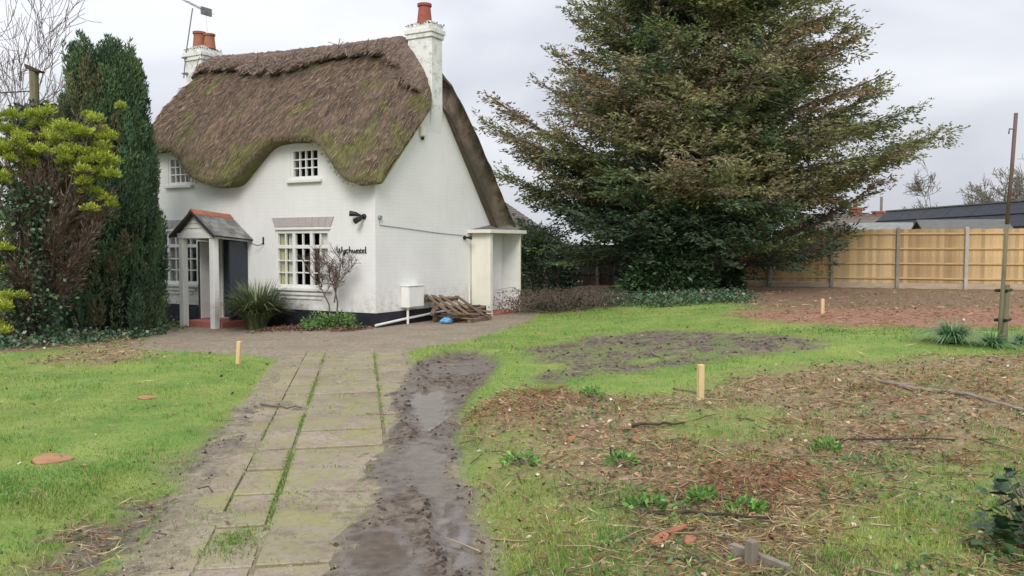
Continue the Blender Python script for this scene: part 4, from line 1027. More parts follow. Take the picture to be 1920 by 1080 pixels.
# long dark outbuilding, its roof made of seamed sheets
A, B = V3(22.2, 54, 0), V3(24.3, 33.5, 0); dd = norm(B - A); ln = float(np.linalg.norm(B - A))
t = thing('long_outbuilding', 'long low outbuilding with dark slate coloured roof behind the sheds', 'building', tuple(A + V3(0, 0, .1)), math.atan2(dd[1], dd[0]))
mb = MB(); mb.box((0, -.0, 0), (ln, 7, 2.0)); mb.build('wall', M['darkwood'], t)
n = 9
for i in range(n):
    x0, x1 = -.2 + i * (ln + .4) / n, -.2 + (i + 1) * (ln + .4) / n - .03
    a = [(x0, -.45, 1.75), (x1, -.45, 1.75), (x1, 1.6, 3.72), (x0, 1.6, 3.72)]
    mb = MB(); mb.add(a + [(x, y + .03, z - .07) for x, y, z in a], [(0, 1, 2, 3), (7, 6, 5, 4), (0, 4, 5, 1), (1, 5, 6, 2), (2, 6, 7, 3), (3, 7, 4, 0)]); mb.build('roof_sheet', M['roofdark'], t)
mb = MB(); mb.bar((-.2, 1.62, 3.74), (ln + .2, 1.62, 3.74), .18, .07); mb.build('ridge_flashing', M['felt'], t)
for f in (.33, .66): MB().bar((-.2, -.45 + 2.05 * f, 1.79 + 1.97 * f), (ln + .2, -.45 + 2.05 * f, 1.79 + 1.97 * f), .05, .03).build('batten', M['roofdark'], t)
MB().box((-.1, 1.7, 1.9), (ln + .1, 7, 3.0)).build('roof', M['roofdark'], t)
# brick bungalow with chimneys further off
bc = AT(1590, 440, 62)
t = gabled('brick_bungalow', 'distant brick bungalow with brown tiled roof and red chimney stacks', 'house', bc[:2], math.radians(8), 7, 7.0, 2.3, 3.75, M['brick'], M['tile'], .3, True)
def stack(par, x, y, z0, z1, w, pot=True):
    MB().box((x - w, y - w * .7, z0), (x + w, y + w * .7, z1 - .12)).box((x - w - .05, y - w * .7 - .05, z1 - .12), (x + w + .05, y + w * .7 + .05, z1)).build('chimney', M['brick'], par)
    if pot: MB().lathe([(.17, 0), (.13, .5), (.16, .52), (.16, .6)], 10, (x, y, z1)).build('chimney_pot', M['terra'], par)
stack(t, .35, -.3, 2.6, 4.2, .38); stack(t, 1.35, .3, 2.6, 3.85, .28, False); stack(t, 2.2, -.2, 2.4, 3.95, .33, False)
MB().tube([V3(2.55, 0, 2.6), V3(2.55, 0, 5.0)], .10, 8).build('flue', M['greywood'], t)
hc = AT(890, 440, 46)
t = gabled('tiled_house', 'neighbouring house with brown tiled roof glimpsed behind the yew', 'house', hc[:2], math.radians(75), 6.0, 8, 2.3, 4.3, M['brick'], M['tile'], .3, True)

# ------------------------------------------------------------------ bare trees
def branch_paths(p, d, length, rad, depth, rs, out, spread=.55, up=.12, nseg=4, shrink=.68, kids=(2, 4), wob=.16):
    pts = [np.array(p)]; rr = [rad]; d = norm(d); q = np.array(p, float)
    for i in range(nseg):
        d = norm(d + rs.normal(0, wob, 3) + V3(0, 0, up)); q = q + d * length / nseg; pts.append(q.copy()); rr.append(rad * (1 - .62 * (i + 1) / nseg))
    out.append((np.array(pts), np.array(rr), depth))
    if depth <= 0: return
    for k in range(rs.randint(kids[0], kids[1] + 1)):
        j = rs.randint(1, nseg + 1); nd_ = norm(d + rs.normal(0, spread, 3)); branch_paths(pts[j], nd_, length * shrink * rs.uniform(.75, 1.2), max(rr[j] * .72, .004), depth - 1, rs, out, spread, up, max(3, nseg - 1), shrink, kids, wob)
    nd_ = norm(d + rs.normal(0, spread * .5, 3)); branch_paths(pts[-1], nd_, length * shrink, max(rr[-1] * .9, .004), depth - 1, rs, out, spread, up, max(3, nseg - 1), shrink, kids, wob)
def bare_tree(name, label, cat, loc, h, rad, depth, seed, mat, lean=(0, 0, 1), group=None, minr=.004, **k):
    t = thing(name, label, cat, tuple(loc), 0, group); rs = np.random.RandomState(seed); out = []
    branch_paths((0, 0, -.05), lean, h, rad, depth, rs, out, **k)
    V, F = tubes([(p, np.maximum(r, minr)) for p, r, d in out if d >= depth - 0], 8); link('trunk', np_mesh('trunk', V, F, smooth=True), mat, t)
    V, F = tubes([(p, np.maximum(r, minr)) for p, r, d in out if depth - 2 <= d < depth], 5); link('limbs', np_mesh('limbs', V, F, smooth=True), mat, t)
    rest = [(p, np.maximum(r, minr)) for p, r, d in out if d < depth - 2]
    if rest:
        V, F = tubes(rest, 3); link('twigs', np_mesh('twigs', V, F), mat, t)['kind'] = 'stuff'
    return t
for px_, dpt, h, sd, lb_ in ((1795, 66, 3.5, 21, 'bare winter tree standing beyond the dark outbuilding, smaller and greyer'), (1905, 62, 3.7, 33, 'bare winter tree beyond the dark outbuilding, taller with dense pale twigs')):
    p = AT(px_, 462, dpt); bare_tree('bare_tree', lb_, 'tree', (p[0], p[1], .2), h * .84, .28, 6, sd, M['palebark'], group='bare trees on the skyline', minr=.017, spread=.66, up=.08, shrink=.70, kids=(2, 3))
p = AT(-70, 462, 24); bare_tree('bare_tree', 'tall leafless tree with thin branches behind the golden conifer', 'tree', (p[0], p[1], 0), 4.0, .16, 5, 4, M['twig'], (.16, 0, 1), 'bare trees on the skyline', minr=.008, spread=.5, up=.16, shrink=.70, kids=(2, 3))

# ------------------------------------------------------------------ the big yew
def yew():
    rs = np.random.RandomState(42)
    base = V3(5.35, 24.0, 0); base[2] = float(hb(base[0], base[1]))
    t = thing('yew_tree', 'huge spreading yew tree with brown and olive foliage before the fence', 'tree', tuple(base))
    limbs = []; twigs = []; LP, LD, LC, LL, LW = [], [], [], [], []
    # several upright stems
    stems = []
    for k in range(5):
        a = k * 2.4 + .3; r0 = .15 if k else 0
        hgt = 12.5 if k == 0 else rs.uniform(9, 11.5)
        p = [V3(r0 * math.cos(a), r0 * math.sin(a), -.1)]
        lean = V3(math.cos(a), math.sin(a), 0) * (0.0 if k == 0 else .20)
        for i in range(1, 9): p.append(p[0] + lean * hgt * i / 8 + V3(rs.normal(0, .08), rs.normal(0, .08), hgt * i / 8))
        stems.append(np.array(p))
    V, F = tubes([(s, np.linspace(.34 if i == 0 else .2, .03, 9)) for i, s in enumerate(stems)], 9)
    link('trunk', np_mesh('trunk', V, F, smooth=True), M['yewbark'], t)
    envz = [0.6, 1.6, 2.6, 4.0, 5.5, 7.0, 8.6, 10.5, 12.3, 13.2]; envr = [1.0, 2.4, 4.4, 5.1, 4.3, 3.5, 3.0, 2.3, 1.2, .4]
    def spray(p, d, n, ln, tone, dens=1.0):
        """flat feathery spray along direction d from p"""
        d = norm(d); s = norm(np.cross(d, V3(0, 0, 1)) + 1e-6)
        m = int(n * dens); f = rs.rand(m)
        P = p + d * ln * f[:, None] + rs.normal(0, .035, (m, 3)); P[:, 2] -= .10 * f * f * ln
        sg = rs.choice([-1, 1], m)[:, None]
        D = d * .75 + s * sg * rs.uniform(.3, 1.0, (m, 1)) + rs.normal(0, .28, (m, 3)) + V3(0, 0, -.10)
        LP.append(P); LD.append(D); LL.append(rs.uniform(.09, .21, m) * (1.15 - .5 * f)); LW.append(rs.uniform(.030, .058, m))
        LC.append(tone * rs.uniform(.72, 1.3, (m, 1)))
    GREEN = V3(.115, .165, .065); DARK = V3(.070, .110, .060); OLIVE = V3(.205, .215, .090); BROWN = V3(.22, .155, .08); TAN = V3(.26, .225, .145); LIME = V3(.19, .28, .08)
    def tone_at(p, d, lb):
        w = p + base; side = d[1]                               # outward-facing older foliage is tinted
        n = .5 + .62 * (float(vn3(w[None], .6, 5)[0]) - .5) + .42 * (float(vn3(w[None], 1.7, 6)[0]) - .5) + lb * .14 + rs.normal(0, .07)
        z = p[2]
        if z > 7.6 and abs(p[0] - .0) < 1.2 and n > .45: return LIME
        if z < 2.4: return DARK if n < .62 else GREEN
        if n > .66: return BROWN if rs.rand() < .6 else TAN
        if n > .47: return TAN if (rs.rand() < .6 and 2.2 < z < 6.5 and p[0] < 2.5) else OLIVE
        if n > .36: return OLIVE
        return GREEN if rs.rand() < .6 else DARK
    def bough(p0, az, zend, rad, lb, upk=.25, dens=1.0, L=None):
        o = V3(math.cos(az), math.sin(az), 0); end = V3(0, 0, 0) + o * rad; end[2] = zend
        n = 9; pts = []
        for i in range(n + 1):
            f = i / n; q = p0 + (end - p0) * f; q[2] += upk * rad * .18 * (f * f - f) * 1.6; q = q + rs.normal(0, .05, 3) * (f > 0); pts.append(q)
        pts = np.array(pts); ln = np.linalg.norm(np.diff(pts, axis=0), axis=1).sum()
        limbs.append((pts, np.linspace(.075 + .008 * rad, .010, n + 1)))
        d0 = norm(pts[-1] - pts[-3])
        nb = int(ln / .17)
        for k in range(nb):
            f = .16 + .84 * (k + rs.rand()) / nb; i = min(int(f * n), n - 1); p = pts[i] + (pts[i + 1] - pts[i]) * (f * n - i)
            d = norm(pts[i + 1] - pts[i]); s = norm(np.cross(d, V3(0, 0, 1))); sg = rs.choice([-1, 1])
            bl = (.30 + 1.15 * math.sin(math.pi * min(1, f * .86 + .10))) * rs.uniform(.6, 1.15) * min(1, rad / 3.2 + .35)
            bd = norm(d * rs.uniform(.5, 1.1) + s * sg * rs.uniform(.4, 1.0) + V3(0, 0, rs.uniform(-.30, .28)))
            e = p + bd * bl + V3(0, 0, -.12 * bl)
            twigs.append((np.array([p, p + bd * bl * .5, e]), np.array([.016, .011, .004])))
            if float(vn3((p + bd * bl * .6)[None], .95, 77)[0]) < .31 and p[2] > 2.6: continue
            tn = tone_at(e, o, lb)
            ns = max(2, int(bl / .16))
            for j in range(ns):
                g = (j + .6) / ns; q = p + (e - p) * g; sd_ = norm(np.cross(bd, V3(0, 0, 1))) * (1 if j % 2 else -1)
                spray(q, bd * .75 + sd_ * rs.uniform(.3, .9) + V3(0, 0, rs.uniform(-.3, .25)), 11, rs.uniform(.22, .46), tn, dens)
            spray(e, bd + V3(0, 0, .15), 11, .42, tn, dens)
        # drooping masses that fill the outer part of the bough
        for j in range(int(3 + 2.4 * rad)):
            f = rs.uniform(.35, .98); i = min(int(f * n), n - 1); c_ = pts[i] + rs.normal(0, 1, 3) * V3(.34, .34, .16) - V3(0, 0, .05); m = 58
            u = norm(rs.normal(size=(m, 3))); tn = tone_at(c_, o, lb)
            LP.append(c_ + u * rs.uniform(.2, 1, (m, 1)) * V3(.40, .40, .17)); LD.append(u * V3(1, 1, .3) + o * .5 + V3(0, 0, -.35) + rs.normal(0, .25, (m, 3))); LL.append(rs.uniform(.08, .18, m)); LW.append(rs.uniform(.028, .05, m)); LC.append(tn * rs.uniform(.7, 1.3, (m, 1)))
        # leading shoot
        for j in range(4): spray(pts[-1] - d0 * .12 * j, d0 + rs.normal(0, .15, 3) + V3(0, 0, .25), 9, .5, tone_at(pts[-1], o, lb), dens)
    nb = 165
    for i in range(nb):
        f = (i + .5) / nb
        z = 1.95 + 10.8 * f ** 1.08
        az = i * 2.39996 + rs.normal(0, .2)
        st = stems[rs.randint(5)] if z > 3 else stems[0]
        r = np.interp(z, envz, envr) * rs.uniform(.72, 1.1)
        if rs.rand() < .25: r *= rs.uniform(.55, .8)
        if z < 3.3 and math.cos(az) > .1: r *= .60
        elif rs.rand() < .2: r *= 1.12
        zs = max(.4, z - r * rs.uniform(.10, .42))
        kk = min(7.9, zs / (st[-1][2] / 8)); j = int(kk); p0 = st[j] + (st[j + 1] - st[j]) * (kk - j)
        bough(p0.copy(), az, z, r, rs.normal(0, 1) * .5)
    # boughs on the viewer's side and the named ones at the outline
    for (px_, py_, dz_) in ((915, 232, .4), (930, 195, .2), (1010, 160, .2), (1045, 112, 0), (1080, 25, 0), (1590, 55, 0), (1600, 75, .2), (1650, 165, .3), (1765, 235, .6), (1640, 350, .5), (1575, 440, .6), (960, 330, .2), (985, 420, .4), (1000, 300, 0), (1100, 400, -1.8), (1200, 420, -2.4), (1320, 410, -2.6), (1430, 420, -2.2), (1150, 340, -2.6), (1280, 330, -3.2), (1400, 320, -2.8), (1240, 250, -2.8), (1350, 220, -2.6), (1480, 260, -2.2), (1180, 200, -2.2), (1300, 130, -2.2), (1420, 110, -2), (1540, 330, -1.6), (1060, 250, -1.4), (1700, 262, .5)):
        e = AT(px_, py_, base[1] + dz_) - base; az = math.atan2(e[1], e[0]); r = float(np.hypot(e[0], e[1]))
        zs = max(.9, e[2] - r * .35); k = min(7.9, zs / (12.5 / 8)); j = int(k); p0 = stems[0][j] + (stems[0][j + 1] - stems[0][j]) * (k - j)
        bough(p0.copy(), az, e[2], r, rs.normal(.3, .5), 1.2, 1.0)
    V, F = tubes(limbs, 6); link('limbs', np_mesh('limbs', V, F, smooth=True), M['yewbark'], t)
    V, F = tubes(twigs, 3); link('branchlets', np_mesh('branchlets', V, F), M['palebark'], t)
    P = np.concatenate(LP)
    leaf_obj('foliage', P, np.concatenate(LD), np.concatenate(LL), np.concatenate(LW), np.concatenate(LC), M['leaf'], t, rs)
    print('yew leaves', len(P))
    return t
yew()

# ------------------------------------------------------------------ bushes
def leafy_bush(name, label, cat, loc, rx, ry, rz_, n, cols, L, W, seed, mat='gloss_leaf', droop=.2, stems=14, group=None, lump=.35, core=True):
    rs = np.random.RandomState(seed); loc = V3(*loc); t = thing(name, label, cat, tuple(loc), 0, group)
    u = norm(rs.normal(size=(n, 3))); u[:, 2] = np.abs(u[:, 2]) * 1.0
    rad = rs.uniform(.62, 1.02, n) * (1 - lump + lump * 2 * vn3(u + seed, 2.2, seed))
    P = u * rad[:, None] * V3(rx, ry, rz_) + V3(0, 0, .05)
    D = u + rs.normal(0, .55, (n, 3)) + V3(0, 0, -droop)
    C = np.array(cols)[rs.randint(0, len(cols), n)] * rs.uniform(.65, 1.3, (n, 1))
    leaf_obj('foliage', P, D, rs.uniform(.6, 1.3, n) * L, rs.uniform(.7, 1.2, n) * W, C, M[mat], t, rs, .25)
    ps = []
    for k in range(stems):
        a = norm(V3(*rs.normal(size=3)) * V3(rx, ry, 0) + V3(0, 0, rz_ * .9)); e = a * V3(rx, ry, rz_) * .9
        ps.append((np.array([V3(rs.normal(0, .06), rs.normal(0, .06), -.05), e * .5 + rs.normal(0, .06, 3), e]), np.array([.02, .013, .005])))
    V, F = tubes(ps, 4); link('stems', np_mesh('stems', V, F), M['twig'], t)
    return t
dg = [(.04, .085, .035), (.06, .12, .045), (.028, .06, .03), (.08, .15, .055)]
p = G(1255, 552); leafy_bush('laurel_bush', 'dark glossy evergreen bush growing under the yew', 'bush', (p[0], p[1] + .3, p[2]), 1.35, 1.0, 1.7, 9000, dg, .15, .06, 61)
p = G(1375, 546); leafy_bush('ivy_bush', 'dark ivy mound leaning on the fence under the yew', 'bush', (p[0], p[1] + .8, p[2]), .5, .4, .95, 1800, dg, .12, .06, 62)
p = G(1030, 560); leafy_bush('evergreen_bush', 'dark evergreen bush in shade beside the cream lean-to', 'bush', (p[0] - .3, p[1] + 2.6, p[2]), 1.3, .9, 2.3, 6500, dg, .13, .055, 63)
# dead tangle beside the lean-to
rs = np.random.RandomState(77); c = G(1040, 585)
t = thing('bramble_tangle', 'tangle of dead brown stems beside the cream lean-to', 'brambles', tuple(c)); ps = []
for k in range(320):
    a = V3(rs.normal(.2, .6), rs.normal(.5, .45), 0); hgt = rs.uniform(.12, .55); d = rs.normal(0, .35, 3)
    ps.append((np.array([a, a + V3(d[0], d[1], hgt), a + V3(d[0] * 2.2, d[1] * 2.2, hgt * rs.uniform(.3, 1.1))]), np.array([.007, .006, .003])))
V, F = tubes(ps, 3); link('stems', np_mesh('stems', V, F), M['twig'], t)
n = 3600; P = np.stack([rs.normal(.2, .7, n), rs.normal(.5, .5, n), np.abs(rs.normal(.1, .2, n))], 1)
leaf_obj('dead_leaves', P, rs.normal(size=(n, 3)), rs.uniform(.03, .08, n), .035, np.array([(.10, .085, .06), (.17, .14, .10), (.06, .09, .045), (.05, .065, .04)])[rs.randint(0, 4, n)] * rs.uniform(.6, 1.3, (n, 1)), M['litter'], t, rs)

# columnar cypress
def cypress():
    rs = np.random.RandomState(8); b = G(192, 628); b[1] += 0.35
    t = thing('cypress_tree', 'tall dense dark green columnar cypress beside the cottage window', 'tree', tuple(b))
    H = 5.55
    def R_(z): return np.interp(z / H, [0, .05, .25, .5, .7, .85, .95, 1.0], [.60, .92, .96, .87, .76, .62, .44, .22])
    # central stem, and an added solid core with inner shade in its colour
    MB().tube([V3(0, 0, -.1), V3(.02, 0, 2.5), V3(0, 0, 4.9)], [.16, .1, .03], 10).build('trunk', M['bark'], t)
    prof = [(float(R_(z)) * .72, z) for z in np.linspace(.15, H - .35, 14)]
    MB().lathe(prof, 22).build('shade_core', M['core'], t)
    # upright plumes of scale leaves
    n = 560; z = rs.uniform(0, 1, n) ** .92 * (H - .62); a = rs.uniform(0, 2 * math.pi, n)
    r = R_(z + .3) * (.78 + .20 * rs.rand(n)); C0 = np.stack([r * np.cos(a), r * np.sin(a), z], 1)
    k = 60; aa = rs.uniform(0, 2 * math.pi, k); r2 = np.sqrt(rs.rand(k)) * .60
    C0 = np.concatenate([C0, np.stack([r2 * np.cos(aa), r2 * np.sin(aa), H - .95 + .36 * (1 - (r2 / .6) ** 2) + rs.uniform(-.10, .16, k)], 1)])
    out = norm(C0 * V3(1, 1, 0) + 1e-4); N = len(C0); m = 230
    tone = np.array([(.075, .135, .070), (.095, .165, .078), (.052, .100, .060), (.115, .170, .075), (.16, .145, .075)])
    ti = rs.randint(0, 4, N); ti = np.where((vn3(C0, .9, 44) > .70) & (rs.rand(N) < .5), 4, ti)
    hh = rs.uniform(.45, .85, N); ww = rs.uniform(.09, .17, N)
    f = rs.rand(N, m); b = rs.uniform(0, 2 * math.pi, (N, m)); rr = ww[:, None] * np.sin(math.pi * np.clip(f * .86 + .14, 0, 1)) ** .8 * rs.uniform(.55, 1.05, (N, m))
    P = C0[:, None, :] + np.stack([rr * np.cos(b), rr * np.sin(b), f * hh[:, None]], -1) + out[:, None, :] * (.16 * f * hh[:, None])[..., None]
    D = np.stack([np.cos(b) * .45, np.sin(b) * .45, np.ones_like(b)], -1) + rs.normal(0, .30, (N, m, 3))
    C = tone[ti][:, None, :] * (rs.uniform(.8, 1.2, (N, 1, 1))) * rs.uniform(.65, 1.35, (N, m, 1))
    leaf_obj('foliage', P.reshape(-1, 3), D.reshape(-1, 3), rs.uniform(.05, .12, N * m), rs.uniform(.014, .028, N * m), C.reshape(-1, 3), M['leaf'], t, rs)
cypress()

# ragged golden conifer with dead lower branches and ivy on its trunk
def golden():
    rs = np.random.RandomState(19); b = G(95, 640); b[1] -= .1
    t = thing('golden_conifer', 'ragged golden conifer with bare brown branches and ivy clad trunk', 'tree', tuple(b)); dp = b[1]
    trunk = np.array([V3(0, 0, -.1), V3(-.03, 0, .8), V3(.05, .05, 1.7), V3(-.05, .05, 2.6), V3(.08, .1, 3.3)])
    V, F = tubes([(trunk, [.14, .12, .10, .07, .03])], 10); link('trunk', np_mesh('trunk', V, F, smooth=True), M['bark'], t)
    limbs, tw = [], []; LP, LD, LC, LL, LW = [], [], [], [], []
    def cl(P, D, C, L, W): LP.append(P); LD.append(D); LC.append(C); LL.append(L); LW.append(W)
    def limb(px_, py_, dz_, z0f, tuft, brown=1.0):
        e = AT(px_, py_, dp + dz_) - b; p0 = V3(0, 0, max(.25, e[2] * z0f)); n = 7; pts = []
        for i in range(n + 1):
            f = i / n; q = p0 + (e - p0) * f; q[2] -= .25 * math.sin(math.pi * f) * np.hypot(e[0], e[1]) * .4; pts.append(q + rs.normal(0, .025, 3))
        pts = np.array(pts); limbs.append((pts, np.linspace(.045, .012, n + 1)))
        d = norm(pts[-1] - pts[-3])
        for k in range(int(30 * brown)):                       # dead brown twigs along the limb
            f = rs.uniform(.15, .97); i = min(int(f * n), n - 1); p = pts[i] + (pts[i + 1] - pts[i]) * (f * n - i)
            q = p + norm(d + rs.normal(0, .34, 3)) * rs.uniform(.15, .5); tw.append((np.array([p, (p + q) / 2 + rs.normal(0, .015, 3), q]), np.array([.007, .005, .002])))
            m = 12; ff = rs.rand(m, 1); cl(p + (q - p) * ff + rs.normal(0, .025, (m, 3)), norm(q - p)[None] + rs.normal(0, .28, (m, 3)), np.array([(.20, .14, .105), (.14, .10, .08), (.29, .21, .16), (.09, .07, .055)])[rs.randint(0, 4, m)] * rs.uniform(.7, 1.2, (m, 1)), rs.uniform(.07, .16, m), rs.uniform(.010, .018, m))
        if tuft:
            for k in range(int(tuft * 1.25)):                              # cushions of golden-green shoots
                c = e + rs.normal(0, 1, 3) * V3(.15, .17, .15); n2 = 190; u = norm(rs.normal(size=(n2, 3))); u[:, 2] = np.abs(u[:, 2]) * .9 - .15
                r = rs.uniform(.3, 1.0, (n2, 1)) * rs.uniform(.09, .17)
                g = np.clip(.45 + u[:, 2:3] * .4 + rs.normal(0, .2, (n2, 1)), 0, 1)  # undersides of the cushions toned darker, shade put into the shoot colour
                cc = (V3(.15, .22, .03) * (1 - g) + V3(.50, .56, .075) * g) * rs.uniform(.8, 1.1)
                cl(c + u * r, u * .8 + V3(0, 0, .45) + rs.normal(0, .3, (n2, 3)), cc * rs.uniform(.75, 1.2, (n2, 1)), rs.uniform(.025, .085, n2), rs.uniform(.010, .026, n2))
    for a in ((180, 238, -.2, .55, 8), (150, 250, -.5, .55, 9), (185, 290, -.3, .5, 9), (165, 315, -.5, .5, 8), (140, 325, -.6, .5, 5), (95, 232, .1, .6, 6), (112, 262, -.4, .6, 6), (75, 240, .2, .6, 6), (215, 360, -.1, .5, 4), (195, 372, -.2, .5, 3), (120, 290, -.5, .6, 4),
              (20, 240, -.3, .5, 9), (45, 290, -.5, .5, 9), (10, 300, -.5, .5, 9), (-30, 260, -.3, .5, 9), (30, 335, -.5, .5, 6), (55, 268, -.2, .6, 5), (-60, 310, -.4, .5, 8), (-20, 340, -.5, .5, 6), (5, 455, -.7, .3, 4), (-20, 470, -.6, .3, 6), (10, 560, -.8, .1, 4), (-10, 600, -.8, .1, 6), (20, 620, -.9, .1, 3)): limb(*a)
    for a in ((185, 410, -.1, .45), (175, 430, -.3, .45), (150, 470, -.2, .4), (190, 400, .1, .4), (130, 390, -.5, .5), (30, 400, -.5, .45), (50, 370, -.4, .45), (15, 430, -.6, .4), (70, 330, -.5, .5), (40, 520, -.7, .3), (60, 570, -.6, .15), (25, 500, -.7, .25), (140, 500, -.1, .3), (90, 360, -.5, .5), (0, 480, -.4, .3), (45, 455, -.6, .3), (110, 420, -.5, .4), (160, 345, -.2, .5)): limb(*a, 0, 1.7)
    V, F = tubes(limbs, 5); link('limbs', np_mesh('limbs', V, F, smooth=True), M['twig'], t); V, F = tubes(tw, 3); link('dead_twigs', np_mesh('dead_twigs', V, F), M['twig'], t)
    leaf_obj('foliage', np.concatenate(LP), np.concatenate(LD), np.concatenate(LL), np.concatenate(LW), np.concatenate(LC), M['leaf'], t, rs)
    # ivy climbing the trunk
    iv = thing('climbing_ivy', 'dark green ivy climbing up the trunk of the golden conifer', 'ivy', tuple(b))
    n = 2600; z = rs.uniform(.1, 2.75, n); a = rs.uniform(0, 2 * math.pi, n); r = .13 + np.abs(rs.normal(0, .12, n))
    P = np.stack([r * 1.3 * np.cos(a) - .12 + .1 * np.sin(z * 3), r * np.sin(a) - .42, z], 1)
    leaf_obj('leaves', P, np.stack([np.cos(a), np.sin(a), rs.normal(-.3, .6, n)], 1) + rs.normal(0, .4, (n, 3)), rs.uniform(.05, .10, n), rs.uniform(.045, .08, n), np.array([(.055, .12, .06), (.085, .16, .07), (.11, .18, .09), (.035, .08, .045)])[rs.randint(0, 4, n)] * rs.uniform(.7, 1.3, (n, 1)), M['gloss_leaf'], iv, rs, .2)
    V, F = tubes([(trunk * V3(1, 1, .8) + V3(.1 * math.cos(k) - .1, .1 * math.sin(k) - .40, 0), .012) for k in range(6)], 4); link('stems', np_mesh('stems', V, F), M['twig'], iv)
golden()
# split stump
p = G(82, 612, -.02); t = thing('split_stump', 'freshly split stump with bright orange wood at the conifer foot', 'stump', (p[0], p[1] - .95, p[2] + .02))
mb = MB(); mb.add([(-.08, 0, 0), (.05, -.03, 0), (.09, .05, 0), (-.05, .07, 0), (-.11, .0, .24), (-.03, -.01, .10), (.05, .03, .28), (-.05, .05, .2)], [(0, 1, 5, 4), (1, 2, 6, 5), (2, 3, 7, 6), (3, 0, 4, 7), (4, 5, 7), (5, 6, 7), (3, 2, 1, 0)]); mb.build('split_wood', M['splitwood'], t)
mb = MB(); mb.lathe([(.12, 0), (.105, .06), (.10, .09)], 9, (0, .03, 0)); mb.build('bark', M['bark'], t)
# cut pole wrapped in ivy
p = AT(73, 462, 17.2); p[2] = float(hb(p[0], p[1])); t = thing('cut_pole', 'mossy wooden pole with slanted cap above ivy behind the conifer', 'pole', tuple(p))
MB().tube([V3(0, 0, -.1), V3(.0, 0, 3), V3(-.01, 0, 5.25)], [.11, .10, .085], 10).build('shaft', M['polewood'], t)
mb = MB(); mb.add([(-.12, -.1, 5.24), (.12, -.1, 5.18), (.12, .1, 5.18), (-.12, .1, 5.24), (-.14, -.1, 5.34), (.17, -.1, 5.20), (.17, .1, 5.20), (-.14, .1, 5.34)], [(0, 3, 2, 1), (4, 5, 6, 7), (0, 1, 5, 4), (1, 2, 6, 5), (2, 3, 7, 6), (3, 0, 4, 7)]); mb.build('cap', M['bark'], t)
rs = np.random.RandomState(91); iv = thing('climbing_ivy', 'bushy ivy head wrapped round the mossy wooden pole', 'ivy', tuple(p)); n = 3600
u = norm(rs.normal(size=(n, 3))); zc = rs.choice([4.25, 3.9, 3.3, 2.5], n, p=[.35, .3, .2, .15]); P = u * rs.uniform(.2, .62, (n, 1)) * V3(1, .8, .6) + np.stack([rs.normal(.08, .1, n), np.zeros(n), zc], 1)
leaf_obj('leaves', P, u + rs.normal(0, .5, (n, 3)) - V3(0, 0, .2), rs.uniform(.07, .13, n), rs.uniform(.05, .09, n), np.array([(.075, .115, .075), (.105, .145, .09), (.05, .08, .055), (.14, .155, .10)])[rs.randint(0, 4, n)] * rs.uniform(.7, 1.3, (n, 1)), M['gloss_leaf'], iv, rs, .2)
V, F = tubes([(np.array([V3(.11 * math.cos(k), .11 * math.sin(k), 0), V3(.12 * math.cos(k + 1), .12 * math.sin(k + 1), 2.2), V3(.3 * math.cos(k + 2), .3 * math.sin(k + 2), 4.1)]), .02) for k in range(7)], 4); link('stems', np_mesh('stems', V, F), M['twig'], iv)
o = MB().tube([p + V3(0, 0, 4.82), p + V3(-6, 1.0, 4.70), p + V3(-14, 2.2, 4.9)], .012, 4).build('overhead_wire', M['blackmetal']); tag(o, 'thin overhead wire running from the mossy wooden pole', 'wire')
# shaded hedge closing the view on the left
pp = AT(-60, 462, 19.5); leafy_bush('boundary_hedge', 'dark evergreen hedge behind the golden conifer', 'hedge', (pp[0] - .3, pp[1], -.1), 2.6, 1.0, 2.6, 9000, [(.035, .055, .032), (.055, .08, .045), (.08, .08, .05)], .12, .05, 97)

# plants against the front wall
def strap_plant(label, loc, n, h, w, spread, cols, seed, name='strap_leaf_plant', cat='plant'):
    rs = np.random.RandomState(seed); t = thing(name, label, cat, tuple(loc)); V, F, C = [], [], []
    for k in range(n):
        a = rs.uniform(0, 2 * math.pi); o = V3(math.cos(a), math.sin(a), 0); ln = h * rs.uniform(.7, 1.3); lean = rs.uniform(.1, 1.0) * spread; s = V3(-o[1], o[0], 0)
        p0 = o * rs.uniform(0, .18) * spread * h; segs = 5; b = len(V); c = np.array(cols[rs.randint(len(cols))]) * rs.uniform(.7, 1.3)
        for i in range(segs + 1):
            f = i / segs; p = p0 + o * ln * lean * f * f + o * ln * .18 * f + V3(0, 0, ln * (f - .62 * lean * f * f * f) + -.02)
            p[2] = max(p[2], .01); ww = w * (1 - f ** 2.2) + .001; V += [p - s * ww / 2, p + s * ww / 2]; C += [c, c]
        for i in range(segs): F.append((b + 2 * i, b + 2 * i + 1, b + 2 * i + 3, b + 2 * i + 2))
    me = np_mesh('leaves', V, F, np.array(C)); link('leaves', me, M['gloss_leaf'], t); return t
q = HW(-2.62, -.62, 0); q[2] = float(hb(q[0], q[1])) - .02
strap_plant('arching clump of dark green strap leaves beside the porch', q, 900, .98, .034, .95, [(.10, .155, .06), (.14, .185, .075), (.07, .115, .05), (.20, .21, .10)], 3)
q = HW(-.62, -.62, 0); q[2] = float(hb(q[0], q[1])) - .02
leafy_bush('low_bedding_plant', 'low bright green plant at the foot of the bare shrub', 'plant', tuple(q), .62, .30, .27, 1500, [(.13, .24, .07), (.18, .30, .09), (.09, .18, .06)], .075, .03, 15, 'leaf', stems=10)
q2 = HW(-.72, -.38, 0); q2[2] = float(hb(q2[0], q2[1]))
sh = thing('bare_shrub', 'leafless twiggy shrub in front of the white wall under the house name', 'shrub', tuple(q2), -TH); rs = np.random.RandomState(25); out = []
